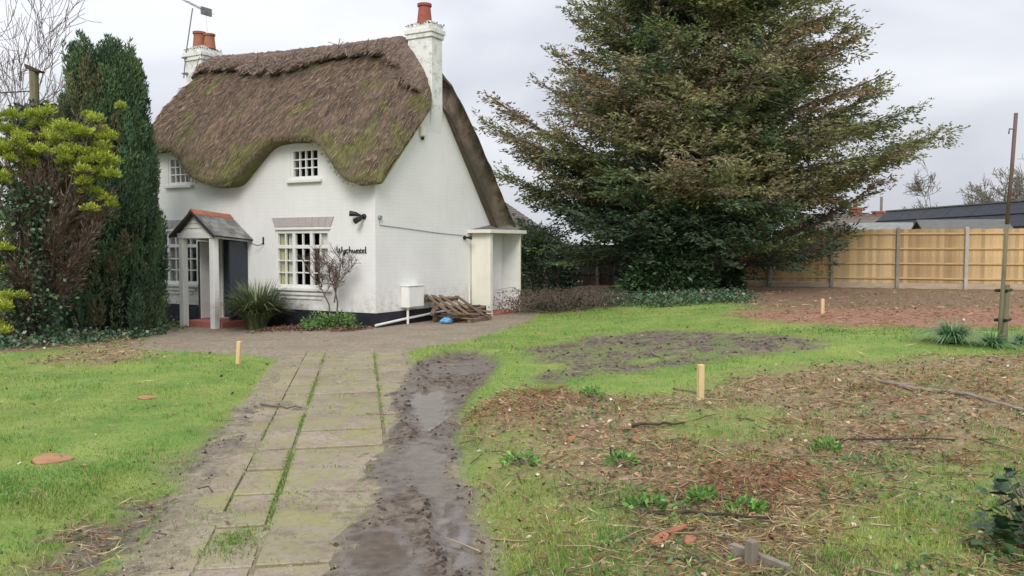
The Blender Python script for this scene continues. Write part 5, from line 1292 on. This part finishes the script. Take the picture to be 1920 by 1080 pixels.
for (x0, pts) in ((-.12, [(-.12, 0), (-.20, .45), (-.34, .80), (-.62, 1.05), (-.70, 1.25)]), (.02, [(.02, 0), (.03, .5), (.05, .78), (.30, 1.05), (.50, 1.25)]), (.02, [(.03, .5), (.05, .75), (-.12, 1.0), (-.1, 1.3)]), (0, [(.05, .78), (.12, 1.0), (.20, 1.3)]), (0, [(-.34, .8), (-.28, 1.0), (-.45, 1.3)])):
    P_ = np.array([V3(x, rs.normal(0, .05), z) for x, z in pts]); out.append((P_, np.linspace(.018, .008, len(P_)), 9))
    for k in range(13):
        i = rs.randint(1, len(P_)); f = rs.rand(); s_ = P_[i - 1] + (P_[i] - P_[i - 1]) * f
        if s_[2] < .6: continue
        sub = []; branch_paths(s_, V3(rs.normal(0, .5), rs.normal(0, .35), 1), rs.uniform(.12, .24), .006, 2, rs, sub, spread=.5, up=.1, nseg=3); out += sub
V, F = tubes([(p, np.maximum(r, .0035)) for p, r, d in out if d == 9], 7); link('stems', np_mesh('stems', V, F, smooth=True), M['twig'], sh)
V, F = tubes([(p, np.maximum(r, .003)) for p, r, d in out if d < 9], 4); link('twigs', np_mesh('twigs', V, F), M['twig'], sh)
n = 420; ends = np.array([p[-1] for p, r, d in out if d < 9]); P = ends[rs.randint(0, len(ends), n)] + rs.normal(0, .02, (n, 3))
o = leaf_obj('withered_buds', P, rs.normal(size=(n, 3)) + V3(0, 0, .5), rs.uniform(.02, .05, n), .014, np.array([.16, .09, .07]) * rs.uniform(.6, 1.3, (n, 1)), M['litter'], sh, rs, kind='stuff')

# ------------------------------------------------------------------ things standing and lying in the garden
def gz(x, y): return float(ground_z(np.array([x]), np.array([y]))[0])
def peg(label, px_, py_, h, w, lean):
    p = G(px_, py_); p[2] = gz(p[0], p[1]); mb = MB(); hw = w / 2
    mb.add([(-hw, -hw, -.12), (hw, -hw, -.12), (hw, hw, -.12), (-hw, hw, -.12), (-hw, -hw, h), (hw, -hw, h), (hw, hw, h), (-hw, hw, h)], [(0, 3, 2, 1), (4, 5, 6, 7), (0, 1, 5, 4), (1, 2, 6, 5), (2, 3, 7, 6), (3, 0, 4, 7)])
    o = mb.build('wooden_peg', M['pegwood'], None, bevel=.004, loc=tuple(p), rot=(0, lean, R.uniform(-.3, .3))); tag(o, label, 'peg', 'survey pegs in the ground'); return o
peg('pale wooden peg in the lawn at the patio edge', 447, 688, .30, .055, .07)
peg('pale wooden peg among dead litter by the muddy lawn', 1313, 778, .36, .055, 0.0)
peg('pale wooden peg in the red soil before the yellow fence', 1542, 588, .28, .06, 0.0)
peg('pale wooden peg beside the dead bramble tangle', 1104, 571, .22, .05, -.05)
for lb_, px_, py_, r in (('larger flat sawn orange wood disc lying in the lawn', 97, 873, .135), ('smaller flat sawn orange wood disc lying in the lawn', 277, 753, .095)):
    p = G(px_, py_); z = gz(p[0], p[1]); t = thing('wood_disc', lb_, 'wood disc', (p[0], p[1], z - .012), 0, 'sawn discs on the lawn'); t.rotation_euler = (.03, .05, 0)
    rs = np.random.RandomState(int(px_)); V = []; n = 18; mb = MB(); rr = [r * rs.uniform(.86, 1.1) for _ in range(n)]
    mb.add([(rr[i] * math.cos(i * 2 * math.pi / n), rr[i] * math.sin(i * 2 * math.pi / n), z_) for z_ in (-.03, .03) for i in range(n)], [tuple(range(n - 1, -1, -1)), tuple(range(n, 2 * n))] + [(i, (i + 1) % n, n + (i + 1) % n, n + i) for i in range(n)]); mb.build('cut_face', M['cutwood'], t, bevel=.004)
    mb = MB(); mb.add([(rr[i] * 1.05 * math.cos(i * 2 * math.pi / n), rr[i] * 1.05 * math.sin(i * 2 * math.pi / n), z_) for z_ in (-.035, .018) for i in range(n)], [(i, (i + 1) % n, n + (i + 1) % n, n + i) for i in range(n)]); link('bark', raw(mb, 'bark'), M['bark'], t)

# staked sapling stem
p = G(1872, 658); p[2] = gz(p[0], p[1]); t = thing('staked_sapling', 'thin leaning bare sapling stem tied to a short stake in the lawn', 'sapling', tuple(p)); top = AT(1905, 212, p[1] - .1) - p
m1 = top * .52 + V3(-.01, 0, 0)
MB().tube([V3(0, 0, -.1), top * .15, top * .3, m1], [.028, .028, .026, .025], 9).build('lower_stem', M['polewood'], t, smooth=True); MB().tube([m1, top * .75, top], [.0245, .025, .025], 9).build('upper_stem', M['redpole'], t, smooth=True)
MB().tube([top * .93, top * .93 + V3(-.07, 0, .01), top * .94 + V3(-.08, 0, -.09)], .009, 6).build('snag', M['twig'], t)
st_ = thing('tree_stake', 'short round stake strapped to the leaning sapling stem', 'stake', tuple(p + V3(.085, .03, 0))); MB().tube([V3(0, 0, -.1), V3(.02, 0, .78)], [.042, .04], 9).build('stake', M['polewood'], st_)
for z in (.30, .70): MB().tube([V3(.10, .03, z + .01), V3(.0, -.045, z), V3(-.12, 0.02, z), V3(-.06, .09, z), V3(.09, .06, z)], .020, 7).build('rubber_tie', M['blackmetal'], st_)

# sticks, poles and boards among the litter
def stick(label, a, b, r, mat, lift=.02, name='fallen_stick', cat='stick', group=None):
    p, q = G(*a), G(*b); n = 6; rs = np.random.RandomState(int(a[0])); pts = []
    for i in range(n + 1):
        w = p + (q - p) * i / n; w[2] = gz(w[0], w[1]) + lift; pts.append(w + rs.normal(0, r * (.15 if name == 'long_pole' else .6), 3))
    c = np.array(pts).mean(0); o = MB().tube([x - c for x in pts], np.linspace(r, r * .6, n + 1), 7).build(name, mat, loc=tuple(c), smooth=True); return tag(o, label, cat, group)
stick('long pale straight pole lying across the brown litter', (1625, 740), (1925, 798), .026, M['greywood'], .03, 'long_pole', 'pole')
stick('dark crooked stick lying on dry grass beside the terracotta pieces', (1185, 829), (1280, 826), .013, M['bark'], .03)
stick('long thin dark stick beside the edging board', (1215, 1020), (1450, 1026), .010, M['bark'], .03)
stick('short pale stick at the foot of the wooden peg', (1262, 752), (1340, 766), .013, M['palebark'], .02)
stick('pale broken stick lying across the muddy track', (1222, 680), (1248, 694), .013, M['greywood'], .03)
stick('thin brown twig lying across the drive slabs', (490, 762), (565, 770), .010, M['twig'], .02)
stick('thin dark branch across the litter near the ivy', (1560, 868), (1790, 862), .010, M['bark'], .03)
p = G(1385, 1082); z = gz(p[0], p[1]); t = thing('edging_board', 'grey weathered edging board with upright post in the litter', 'board', (p[0], p[1] - .1, z), math.radians(-58))
MB().box((-.08, -.015, -.06), (.26, .015, .075)).build('board', M['greywood'], t, bevel=.004); MB().box((.05, -.06, -.1), (.10, -.016, .14)).build('post', M['greywood'], t, bevel=.004)
rs = np.random.RandomState(31)
for i, (px_, py_, s_, lb_) in enumerate([(1240, 1066, .05, 'curved terracotta shard lying nearest the edging board'), (1268, 1050, .06, 'large orange terracotta shard topmost of its heap'), (1292, 1064, .04, 'small orange terracotta shard at the heap edge'), (1068, 858, .055, 'single orange terracotta shard on dry grass'), (1190, 862, .05, 'pinkish broken tile lying among straw')]):
    p = G(px_, py_); mb = MB(); n = 6; rr = [s_ * rs.uniform(.7, 1.3) for _ in range(n)]
    mb.add([(rr[k] * math.cos(k * math.pi * 2 / n), rr[k] * .7 * math.sin(k * math.pi * 2 / n), zz_ + .25 * rr[k] * math.cos(k * math.pi * 2 / n)) for zz_ in (0, .018) for k in range(n)], [tuple(range(n - 1, -1, -1)), tuple(range(n, 2 * n))] + [(k, (k + 1) % n, n + (k + 1) % n, n + k) for k in range(n)])
    o = mb.build('terracotta_shard', M['terra'], bevel=.004, loc=(p[0], p[1], gz(p[0], p[1]) + .015), rot=(rs.uniform(-.2, .3), rs.uniform(-.2, .2), rs.uniform(0, 3))); tag(o, lb_, 'shard', 'broken terracotta pieces')

# broken pallet and blue bag by the gable
def pal(label, x, y, z, rx, ry, rz, seed):
    rs = np.random.RandomState(seed); t = HT('broken_pallet', label, 'pallet', x, y, z, group='pallets by the gable'); t.rotation_euler = (rx, ry, -TH + rz)
    for k, xx in enumerate((-.42, 0, .42)): MB().box((xx - .045, -.5, 0), (xx + .045, .5, .085)).build('bearer', M['pallet'], t, bevel=.006, rot=(0, 0, rs.normal(0, .03)))
    for k in range(5):
        l = .5 if k != seed % 5 else .22; yy = -.44 + k * .22
        MB().box((-l, yy - .05, .087), (l, yy + .05, .107)).build('plank', M['pallet'], t, bevel=.003, rot=(0, 0, rs.normal(0, .05)), loc=(0, 0, rs.uniform(0, .006)))
pal('dirty broken pallet lying flat by the black plinth', .62, 2.15, .02, .02, .05, .12, 1)
pal('broken pallet leaning on another against the plinth', .52, 1.95, .26, -.05, .38, -.25, 3)
for k, (dx, dy, dz, r_) in enumerate(((.3, 1.6, .30, .8), (.75, 2.5, .22, -.5), (.5, 2.9, .2, .3))):
    o = MB().box((-.34, -.045, -.02), (.34, .045, .02)).build('loose_plank', M['pallet'], loc=tuple(HW(dx, dy, dz)), rot=(.2 * r_, -.35 * r_, -TH + 1.2 + r_), bevel=.004); tag(o, ('loose plank wedged between the leaning pallet and the meter box', 'loose plank propped across the outer edge of the flat pallet', 'loose plank on the pallets end towards the lean-to')[k], 'plank', 'planks on the pallets')
q = HW(.78, 1.30, 0); mb = MB(); rs = np.random.RandomState(6)
n, m = 12, 7; V = [];
for j in range(m):
    for i in range(n):
        a = i * 2 * math.pi / n; r_ = .10 * math.sin(math.pi * (j + .35) / m) * rs.uniform(.75, 1.25); V.append((r_ * 1.2 * math.cos(a), r_ * math.sin(a), .15 * j / (m - 1)))
mb.add(V, [(j * n + i, j * n + (i + 1) % n, (j + 1) * n + (i + 1) % n, (j + 1) * n + i) for j in range(m - 1) for i in range(n)] + [tuple(range(n - 1, -1, -1)), tuple(range((m - 1) * n, m * n))])
tag(mb.build('plastic_bag', M['blue'], loc=(q[0], q[1], gz(q[0], q[1]) - .01)), 'crumpled blue plastic bag beside the broken pallets', 'bag')

# weeds and bulbs
GC = [(.14, .30, .06), (.19, .37, .08), (.10, .22, .05)]
for i, (px_, py_, s_, lb_) in enumerate([(975, 905, .12, 'bright green weed clump at the drive bank'), (1548, 880, .10, 'bright green leafy weed in the brown litter'), (1316, 995, .09, 'green weed beside the red soil patch'), (1395, 1008, .09, 'green weed just behind the edging board'), (1165, 910, .09, 'green weed between dry grass and terracotta tile'), (1215, 1005, .10, 'upright green weed by the thin dark stick'), (1110, 775, .11, 'green weed beside the dead bracken by the muddy lawn')]):
    p = G(px_, py_); leafy_bush('weed', lb_, 'weed', (p[0], p[1], gz(p[0], p[1]) - .03), s_, s_, s_ * .55, 90, GC, .05, .022, 200 + i, 'leaf', 0.0, 4, 'weeds in the litter')
for i, (px_, py_, s_, lb_) in enumerate([(1785, 660, .42, 'large clump of blue green bulb leaves in the lawn'), (1860, 668, .26, 'small clump of bulb leaves at the sapling foot'), (1920, 662, .24, 'clump of bulb leaves just beyond the sapling stake')]):
    p = G(px_, py_); p[2] = gz(p[0], p[1]); strap_plant(lb_, p, int(1100 * s_) + 60, s_ * .85, .014, 1.5, [(.13, .26, .10), (.19, .34, .16), (.09, .20, .08)], 300 + i, 'bulb_clump', 'plant')

# ivy bush in the near corner, leaves built one by one
rs = np.random.RandomState(55); p = G(1905, 1075); p[2] = gz(p[0], p[1]); t = thing('ivy_bush', 'near ivy bush with broad dark leaves and pale twigs', 'bush', tuple(p + V3(.17, -.02, -.02)))
lm = []
for k in range(4):
    c_ = [(.020, .048, .018), (.032, .074, .026), (.05, .10, .036), (.014, .034, .016)][k]; m_ = simple('ivy_leaf_tone', c_, tuple(v * 1.5 for v in c_), 12, .35, .2, spec=.5)
    pts = [(0, 0), (.30, .05), (.5, .30), (.34, .45), (.28, .75), (0, 1), (-.28, .75), (-.34, .45), (-.5, .30), (-.30, .05)]
    V = [(x, y, .10 * abs(x) + .06 * math.sin(y * 3)) for x, y in pts] + [(0, .45, -.03)]; me = bpy.data.meshes.new('leaf'); me.from_pydata(V, [], [(i, (i + 1) % 10, 10) for i in range(10)]); me.materials.append(m_); lm.append(me)
for k in range(295):
    u = norm(rs.normal(size=3)); u[2] = abs(u[2]); q = u * rs.uniform(.35, 1.0) * V3(.40, .36, .44)
    d = norm(u + rs.normal(0, .5, 3) + V3(0, -.2, .1)); s_ = rs.uniform(.05, .085)
    link('leaf', lm[rs.randint(4)], None, t, tuple(q), (rs.uniform(-.3, .9), rs.uniform(-.6, .6), math.atan2(d[1], d[0]) - math.pi / 2), (s_, s_, s_))
ps = []
for k in range(22):
    u = norm(rs.normal(size=3)); u[2] = abs(u[2]) + .3; ps.append((np.array([V3(rs.normal(0, .05), rs.normal(0, .05), -.05), u * .22 + rs.normal(0, .04, 3), u * V3(.40, .40, .42) + V3(0, 0, .03)]), np.array([.008, .006, .003])))
V, F = tubes(ps, 5); link('stems', np_mesh('stems', V, F), M['palebark'], t)

# ------------------------------------------------------------------ ground cover
def scatter(n, rs, y0=3.3, y1=24, pw=1.6, xpad=1.0):
    """ground points in the part of the garden in view, thinning with distance"""
    u = rs.rand(n); a = 1 - pw
    y = (y0 ** a + u * (y1 ** a - y0 ** a)) ** (1 / a)
    x = (rs.rand(n) * 2 - 1) * (y * .66 + xpad)
    return x, y
def blades(name, x, y, z, h, w, C, lean, rs, mat='grassblade', kind='stuff'):
    n = len(x); a = rs.uniform(0, 2 * math.pi, n); o = np.stack([np.cos(a), np.sin(a), np.zeros(n)], 1); b = rs.uniform(0, 2 * math.pi, n); s = np.stack([np.cos(b), np.sin(b), np.zeros(n)], 1)
    P = np.stack([x, y, z - .004], 1); h_ = h[:, None]; w_ = w[:, None]; l_ = lean[:, None]; up = V3(0, 0, 1)
    mid = P + up * h_ * .6 + o * h_ * l_ * .35; tip = P + up * h_ * (1 - .35 * l_) + o * h_ * l_
    V = np.stack([P - s * w_ / 2, P + s * w_ / 2, mid + s * w_ * .4, mid - s * w_ * .4, tip], 1).reshape(-1, 3)
    i = np.arange(n) * 5; F = np.concatenate([np.stack([i, i + 1, i + 2], 1), np.stack([i, i + 2, i + 3], 1), np.stack([i + 3, i + 2, i + 4], 1)])
    me = np_mesh(name, V, F, np.repeat(C.astype(np.float32), 5, 0)); o_ = link(name, me, M[mat]); return o_
rs = np.random.RandomState(101)
x, y = scatter(330000, rs, pw=1.75); zn = zones(x, y)
house_in = ((x - O[0]) * EX[0] + (y - O[1]) * EX[1] < .8) & ((x - O[0]) * EY[0] + (y - O[1]) * EY[1] > -.35)
cov = (1 - .88 * zn['drv']) * (1 - zn['mud']) * (1 - zn['pat']) * (1 - zn['sand']) * (1 - .95 * zn['bare']) * (1 - .62 * zn['lit']) * (1 - .93 * zn['red'])
thin = .45 + .75 * S(.3, .6, fb2(x * 1.1, y * 1.1, 71)); keep = (rs.rand(len(x)) < cov * thin) & ~house_in
x, y = x[keep], y[keep]; zn = {k: v[keep] for k, v in zn.items()}; z = hb(x, y) + hdetail(x, y, zn); n = len(x)
patch = fb2(x * .7, y * .7, 81); yel = S(.42, .66, fb2(x * 1.6, y * 1.6, 85)); left = S(.5, -1.5, x + .1 * y)
C = (V3(.135, .30, .050)[None] * (1 - yel[:, None]) + V3(.29, .375, .085)[None] * yel[:, None]) * (.40 + 1.1 * patch[:, None]) * rs.uniform(.65, 1.3, (n, 1))
dead = rs.rand(n) < .05 + .35 * zn['lit'] + .3 * S(.58, .72, fb2(x * 2.1, y * 2.1, 151)); C[dead] = np.array([.46, .38, .21]) * rs.uniform(.6, 1.2, (dead.sum(), 1))
far = np.clip(y / 9, .8, 2.2)
o = blades('lawn_grass', x, y, z, rs.uniform(.020, .048, n) * far ** .5 * (1 + .7 * zn['lit'] * rs.rand(n)) * (.65 + .9 * S(.45, .72, fb2(x * 3.3, y * 3.3, 141))), rs.uniform(.0035, .006, n) * far, C, rs.uniform(.2, 1.1, n), rs)
tag(o, 'short mossy green lawn grass over the garden', 'grass', kind='stuff'); print('grass', n)

# grass and weeds in the slab joints
rs = np.random.RandomState(102); xs_, ys_ = [], []
for o0, yr, n, sp in ((-.56, (4.6, 12.6), 3400, .018), (.175, (7.6, 12.8), 1500, .022), (-.835, (4.5, 9), 700, .02), (-.2, (5.6, 10.5), 900, .10)):
    yy = rs.uniform(*yr, n); den = fb2(yy * 2.3, yy * 0 + o0 * 9, 5); k = rs.rand(n) < .75 * S(.42, .66, den) + .05; yy = yy[k]; xs_.append(o0 - .176 * yy + rs.normal(0, sp, len(yy))); ys_.append(yy)
c = G(438, 1015); xs_.append(rs.normal(c[0], .07, 900)); ys_.append(rs.normal(c[1], .13, 900))
c = G(230, 900); 
for yj in np.arange(3.0, 12, .624):
    yy = rs.normal(yj, .012, 90); oo = rs.uniform(-.55, .16, 90); k = rs.rand(90) < S(.42, .6, fb2(oo * 4, yy * 2, 9)); xs_.append((oo - .176 * yy)[k]); ys_.append(yy[k])
x = np.concatenate(xs_); y = np.concatenate(ys_); n = len(x)
o = blades('joint_grass', x, y, hb(x, y) - .012, rs.uniform(.022, .055, n), rs.uniform(.004, .008, n), np.array([.20, .31, .07]) * rs.uniform(.6, 1.4, (n, 1)), rs.uniform(.3, 1.2, n), rs); tag(o, 'green grass growing in the joints of the drive slabs', 'grass', kind='stuff')

# dry litter: straw, dead stems, leaf scraps
rs = np.random.RandomState(103); x, y = scatter(170000, rs, pw=1.7); zn = zones(x, y)
w = np.clip(zn['lit'] * .8 + zn['pile'] * .8 + zn['red'] * .5 + zn['bare'] * .28 * (1 - zn['drv']) + .025 + zn['verge'] * .25, 0, 1) * (1 - zn['drivemud']) * (1 - .9 * zn['pat']) * (1 - zn['drv'] * .9)
clump = S(.40, .60, fb2(x * 2.6, y * 2.6, 91)) * 1.0 + .08; keep = rs.rand(len(x)) < w * np.maximum(clump, zn['pile']); x, y = x[keep], y[keep]; zn = {k: v[keep] for k, v in zn.items()}; z = hb(x, y) + hdetail(x, y, zn); n = len(x)
a = rs.uniform(0, 2 * math.pi, n); far = np.clip(y / 8, .8, 2.0)
D = np.stack([np.cos(a), np.sin(a), rs.normal(.10, .22, n)], 1); P = np.stack([x, y, z + rs.uniform(.003, .028, n)], 1)
pal_ = np.array([(.48, .35, .20), (.36, .235, .125), (.58, .46, .29), (.24, .145, .09), (.40, .21, .10), (.13, .09, .065), (.30, .32, .13)]); C = pal_[rs.choice(7, n, p=[.24, .2, .14, .16, .1, .09, .07])] * rs.uniform(.65, 1.25, (n, 1)); isp = rs.rand(n) < zn['pile'] * .75; C[isp] = np.array([(.42, .22, .115), (.33, .185, .11), (.24, .13, .085), (.50, .33, .20)])[rs.randint(0, 4, isp.sum())] * rs.uniform(.6, 1.2, (isp.sum(), 1)); isred = rs.rand(n) < zn['red'] * .8; C[isred] = np.array([.30, .14, .08]) * rs.uniform(.5, 1.2, (isred.sum(), 1))
o = leaf_obj('dry_litter', P, D, rs.uniform(.03, .15, n) * far ** .7, rs.uniform(.003, .008, n) * far, C, M['litter'], None, rs, kind='stuff'); tag(o, 'dry straw and dead stems strewn over the cleared ground', 'litter'); print('litter', n)
rs = np.random.RandomState(104); x, y = scatter(42000, rs, pw=1.7); zn = zones(x, y); w = np.clip(zn['lit'] * .5 + zn['pile'] * .5 + zn['bare'] * .25 * (1 - zn['drv']) + zn['red'] * .2 + zn['ivy'] * .3 + .015, 0, 1) * (1 - zn['drivemud'] * .95) * (1 - .92 * zn['pat']) * (1 - zn['drv'] * .9); keep = (rs.rand(len(x)) < w) ; x, y = x[keep], y[keep]; zn = {k: v[keep] for k, v in zn.items()}; z = hb(x, y) + hdetail(x, y, zn); n = len(x); a = rs.uniform(0, 2 * math.pi, n); far = np.clip(y / 8, .8, 1.8)
pal_ = np.array([(.32, .19, .11), (.44, .29, .18), (.18, .115, .08), (.62, .54, .41), (.13, .20, .07), (.46, .22, .10), (.09, .075, .06)]); C = pal_[rs.choice(7, n, p=[.26, .2, .18, .10, .14, .05, .07])] * rs.uniform(.65, 1.25, (n, 1)); isp = rs.rand(n) < zn['pile'] * .6; C[isp] = np.array([.34, .17, .10]) * rs.uniform(.6, 1.25, (isp.sum(), 1))
o = leaf_obj('fallen_leaves', np.stack([x, y, z + rs.uniform(.004, .02, n)], 1), np.stack([np.cos(a), np.sin(a), rs.normal(.1, .3, n)], 1), rs.uniform(.025, .065, n) * far ** .5, rs.uniform(.014, .035, n) * far ** .5, C, M['litter'], None, rs, .35, kind='stuff'); tag(o, 'scattered brown fallen leaves and wood chips', 'leaves')
# dead bracken tufts standing in the litter
rs = np.random.RandomState(105); ps = []; cen = [G(*q)[:2] for q in ((1000, 775), (1020, 768), (960, 795), (905, 805), (1180, 790), (1460, 930), (1430, 900), (1540, 960), (1380, 950), (1500, 820), (1700, 850), (1620, 760), (1860, 760), (1780, 900), (1350, 1010), (1090, 790), (1280, 870))]
for c in cen:
    for k in range(46):
        q = V3(c[0] + rs.normal(0, .13), c[1] + rs.normal(0, .13), 0); q[2] = 0; d = rs.normal(0, .6, 3) * V3(1, 1, 0) + V3(0, 0, rs.uniform(.15, .7)); ps.append((q, d * rs.uniform(.08, .2)))
bx_ = np.array([p[0] for p in ps]); bz = ground_z(bx_[:, 0], bx_[:, 1]); bx_[:, 2] = bz
V, F = tubes([(np.array([b_, b_ + d * .55, b_ + d + V3(0, 0, -.02)]), np.array([.0035, .003, .0015])) for b_, (q, d) in zip(bx_, ps)], 3)
o = link('dead_stalks', np_mesh('dead_stalks', V, F, np.array([.24, .14, .075]) * np.repeat(np.random.RandomState(1).uniform(.6, 1.5, (len(ps), 1)), 9, 0)), M['litter']); tag(o, 'broken dead stalks standing up in the litter', 'stalks', kind='stuff')
# clods of mud thrown up by wheels
rs = np.random.RandomState(106); x, y = scatter(60000, rs, pw=1.6); zn = zones(x, y); o_ = drive_o(x, y); w = zn['drivemud'] * (1 - zn['wet']) * (np.exp(-((o_ - .72) / .16) ** 2) + .25 + .7 * np.exp(-((o_ - .42) / .10) ** 2)) + zn['tr'] * .30 + zn['verge'] * .35
keep = rs.rand(len(x)) < w * .8; x, y = x[keep], y[keep]; z = ground_z(x, y); n = len(x); s_ = rs.uniform(.008, .026, n) * np.clip(y / 8, .8, 1.5); u = np.array([(1, 0, 0), (0, 1, 0), (-1, 0, 0), (0, -1, 0), (0, 0, 1)], float)
V = (np.stack([x, y, z - .004], 1)[:, None] + u[None] * s_[:, None, None] * rs.uniform(.5, 1.2, (n, 5, 3)) * V3(1, 1, .8) + rs.normal(0, .15, (n, 5, 3)) * s_[:, None, None]).reshape(-1, 3); i = np.arange(n) * 5
F = np.concatenate([np.stack([i + a, i + b, i + 4], 1) for a, b in ((0, 1), (1, 2), (2, 3), (3, 0))])
o = link('mud_clods', np_mesh('mud_clods', V, F, np.repeat(np.array([.062, .047, .037]) * rs.uniform(.5, 1.7, (n, 1)), 5, 0)), M['litter']); tag(o, 'dark mud clods along the wheel ruts', 'mud', kind='stuff')
# ivy ground cover under the conifers and at the yew foot
rs = np.random.RandomState(107); P = []
def fill(poly, n):
    q = np.array(gp(poly)); lo, hi = q.min(0), q.max(0); x = rs.uniform(lo[0], hi[0], n); y = rs.uniform(lo[1], hi[1], n); k = poly_sd(x, y, q) + rs.normal(0, .15, n) > 0; return np.stack([x[k], y[k], hb(x[k], y[k])], 1)
P = np.concatenate([fill([(-200, 672), (60, 655), (200, 642), (310, 628), (320, 606), (200, 600), (-200, 600)], 30000), fill([(1080, 578), (1150, 574), (1250, 578), (1400, 568), (1400, 552), (1080, 558)], 12000)]); n = len(P); P[:, 2] += np.abs(rs.normal(.05, .06, n)); a = rs.uniform(0, 6.28, n)
o = leaf_obj('ivy_ground_cover', P, np.stack([np.cos(a), np.sin(a), rs.normal(.2, .5, n)], 1), rs.uniform(.05, .10, n), rs.uniform(.04, .075, n), np.array([(.055, .115, .055), (.08, .15, .07), (.11, .17, .095), (.036, .075, .042), (.19, .145, .095)])[rs.choice(5, n, p=[.3, .28, .15, .2, .07])] * rs.uniform(.7, 1.3, (n, 1)), M['gloss_leaf'], None, rs, .2, kind='stuff'); tag(o, 'low ivy and weeds covering the ground beneath the trees', 'ivy'); print('ivy', n)
# bark mulch in the bed at the wall foot
rs = np.random.RandomState(108); n = 2600; lx = rs.uniform(-2.3, .1, n); ly = rs.normal(-.62, .22, n); W_ = np.array([HW(a, b, 0) for a, b in zip(lx, ly)]); W_[:, 2] = ground_z(W_[:, 0], W_[:, 1]) + rs.uniform(.0, .05, n)
o = leaf_obj('leaf_mulch', W_, rs.normal(size=(n, 3)) * V3(1, 1, .4), rs.uniform(.03, .08, n), rs.uniform(.02, .04, n), np.array([(.20, .10, .075), (.14, .085, .06), (.26, .16, .12)])[rs.randint(0, 3, n)] * rs.uniform(.6, 1.2, (n, 1)), M['litter'], None, rs, .3, kind='stuff'); tag(o, 'brown leaf mulch in the bed below the white wall', 'mulch')

rs = np.random.RandomState(109); x, y = scatter(60000, rs, pw=1.7); zn = zones(x, y); w = zn['lit'] * S(.52, .66, fb2(x * 3.1, y * 3.1, 133)) * .8 + .01 * (1 - zn['pat']) * (1 - zn['mud']) * (1 - zn['drv']); k = rs.rand(len(x)) < w; x, y = x[k], y[k]; z = ground_z(x, y); n = len(x); a = rs.uniform(0, 6.28, n); far = np.clip(y / 8, .8, 1.8)
o = leaf_obj('seedling_weeds', np.stack([x, y, z + rs.uniform(.0, .02, n)], 1), np.stack([np.cos(a), np.sin(a), rs.uniform(.2, 1.0, n)], 1), rs.uniform(.025, .06, n) * far ** .5, rs.uniform(.012, .026, n) * far ** .5, np.array([(.14, .26, .06), (.10, .19, .06), (.20, .30, .09), (.11, .20, .10)])[rs.randint(0, 4, n)] * rs.uniform(.6, 1.25, (n, 1)), M['leaf'], None, rs, .2, kind='stuff'); tag(o, 'small green seedling weeds coming through the litter', 'weeds'); print('weeds', n)
# loose twigs
rs = np.random.RandomState(110); x, y = scatter(5200, rs, pw=1.7); zn = zones(x, y); k = rs.rand(len(x)) < zn['lit'] * .55 + zn['bare'] * .1 * (1 - zn['drv']) + .012; x, y = x[k], y[k]; z = ground_z(x, y); ps = []; cs = []
for a, b, c in zip(x, y, z):
    th = rs.uniform(0, 6.28); l = rs.uniform(.08, .38); d = V3(math.cos(th), math.sin(th), rs.normal(.02, .08)) * l; r_ = rs.uniform(.002, .006); p0 = V3(a, b, c + .018); ps.append((np.array([p0 - d / 2, p0 + rs.normal(0, .012, 3), p0 + d / 2]), np.array([r_, r_ * .9, r_ * .5]))); cs.append(np.array([(.20, .14, .10), (.12, .085, .065), (.38, .29, .20), (.28, .20, .14)][rs.randint(4)]) * rs.uniform(.7, 1.2))
V, F = tubes(ps, 4); o = link('loose_twigs', np_mesh('loose_twigs', V, F, np.repeat(np.array(cs), 12, 0)), M['litter']); tag(o, 'thin broken twigs strewn through the litter', 'twigs', kind='stuff'); print('twigs', len(ps))

# grit and small stones on the drive and patio
rs = np.random.RandomState(111); x, y = scatter(60000, rs, pw=1.7); zn = zones(x, y); k = rs.rand(len(x)) < (zn['drv'] * .55 * (1 - zn['drivemud']) + zn['pat'] * .25 + zn['verge'] * .5) * S(.40, .62, fb2(x * 2.2, y * 2.2, 161)); x, y = x[k], y[k]; zn = {a: b[k] for a, b in zn.items()}
z = np.maximum(hb(x, y) + hdetail(x, y, zn), np.where(zn['drv'] > .5, hb(x, y) + .003, -9)); n = len(x); s_ = rs.uniform(.003, .008, n) * np.clip(y / 7, .8, 1.8)
V = (np.stack([x, y, z], 1)[:, None] + u[None] * s_[:, None, None] * rs.uniform(.6, 1.2, (n, 5, 3))).reshape(-1, 3); i = np.arange(n) * 5
F = np.concatenate([np.stack([i + a, i + b, i + 4], 1) for a, b in ((0, 1), (1, 2), (2, 3), (3, 0))])
o = link('grit', np_mesh('grit', V, F, np.repeat(np.array([(.40, .33, .26), (.28, .22, .165), (.48, .42, .34), (.15, .115, .085)])[rs.randint(0, 4, n)] * rs.uniform(.7, 1.2, (n, 1)), 5, 0)), M['litter']); tag(o, 'loose grit and small stones on the drive', 'grit', kind='stuff'); print('grit', n)
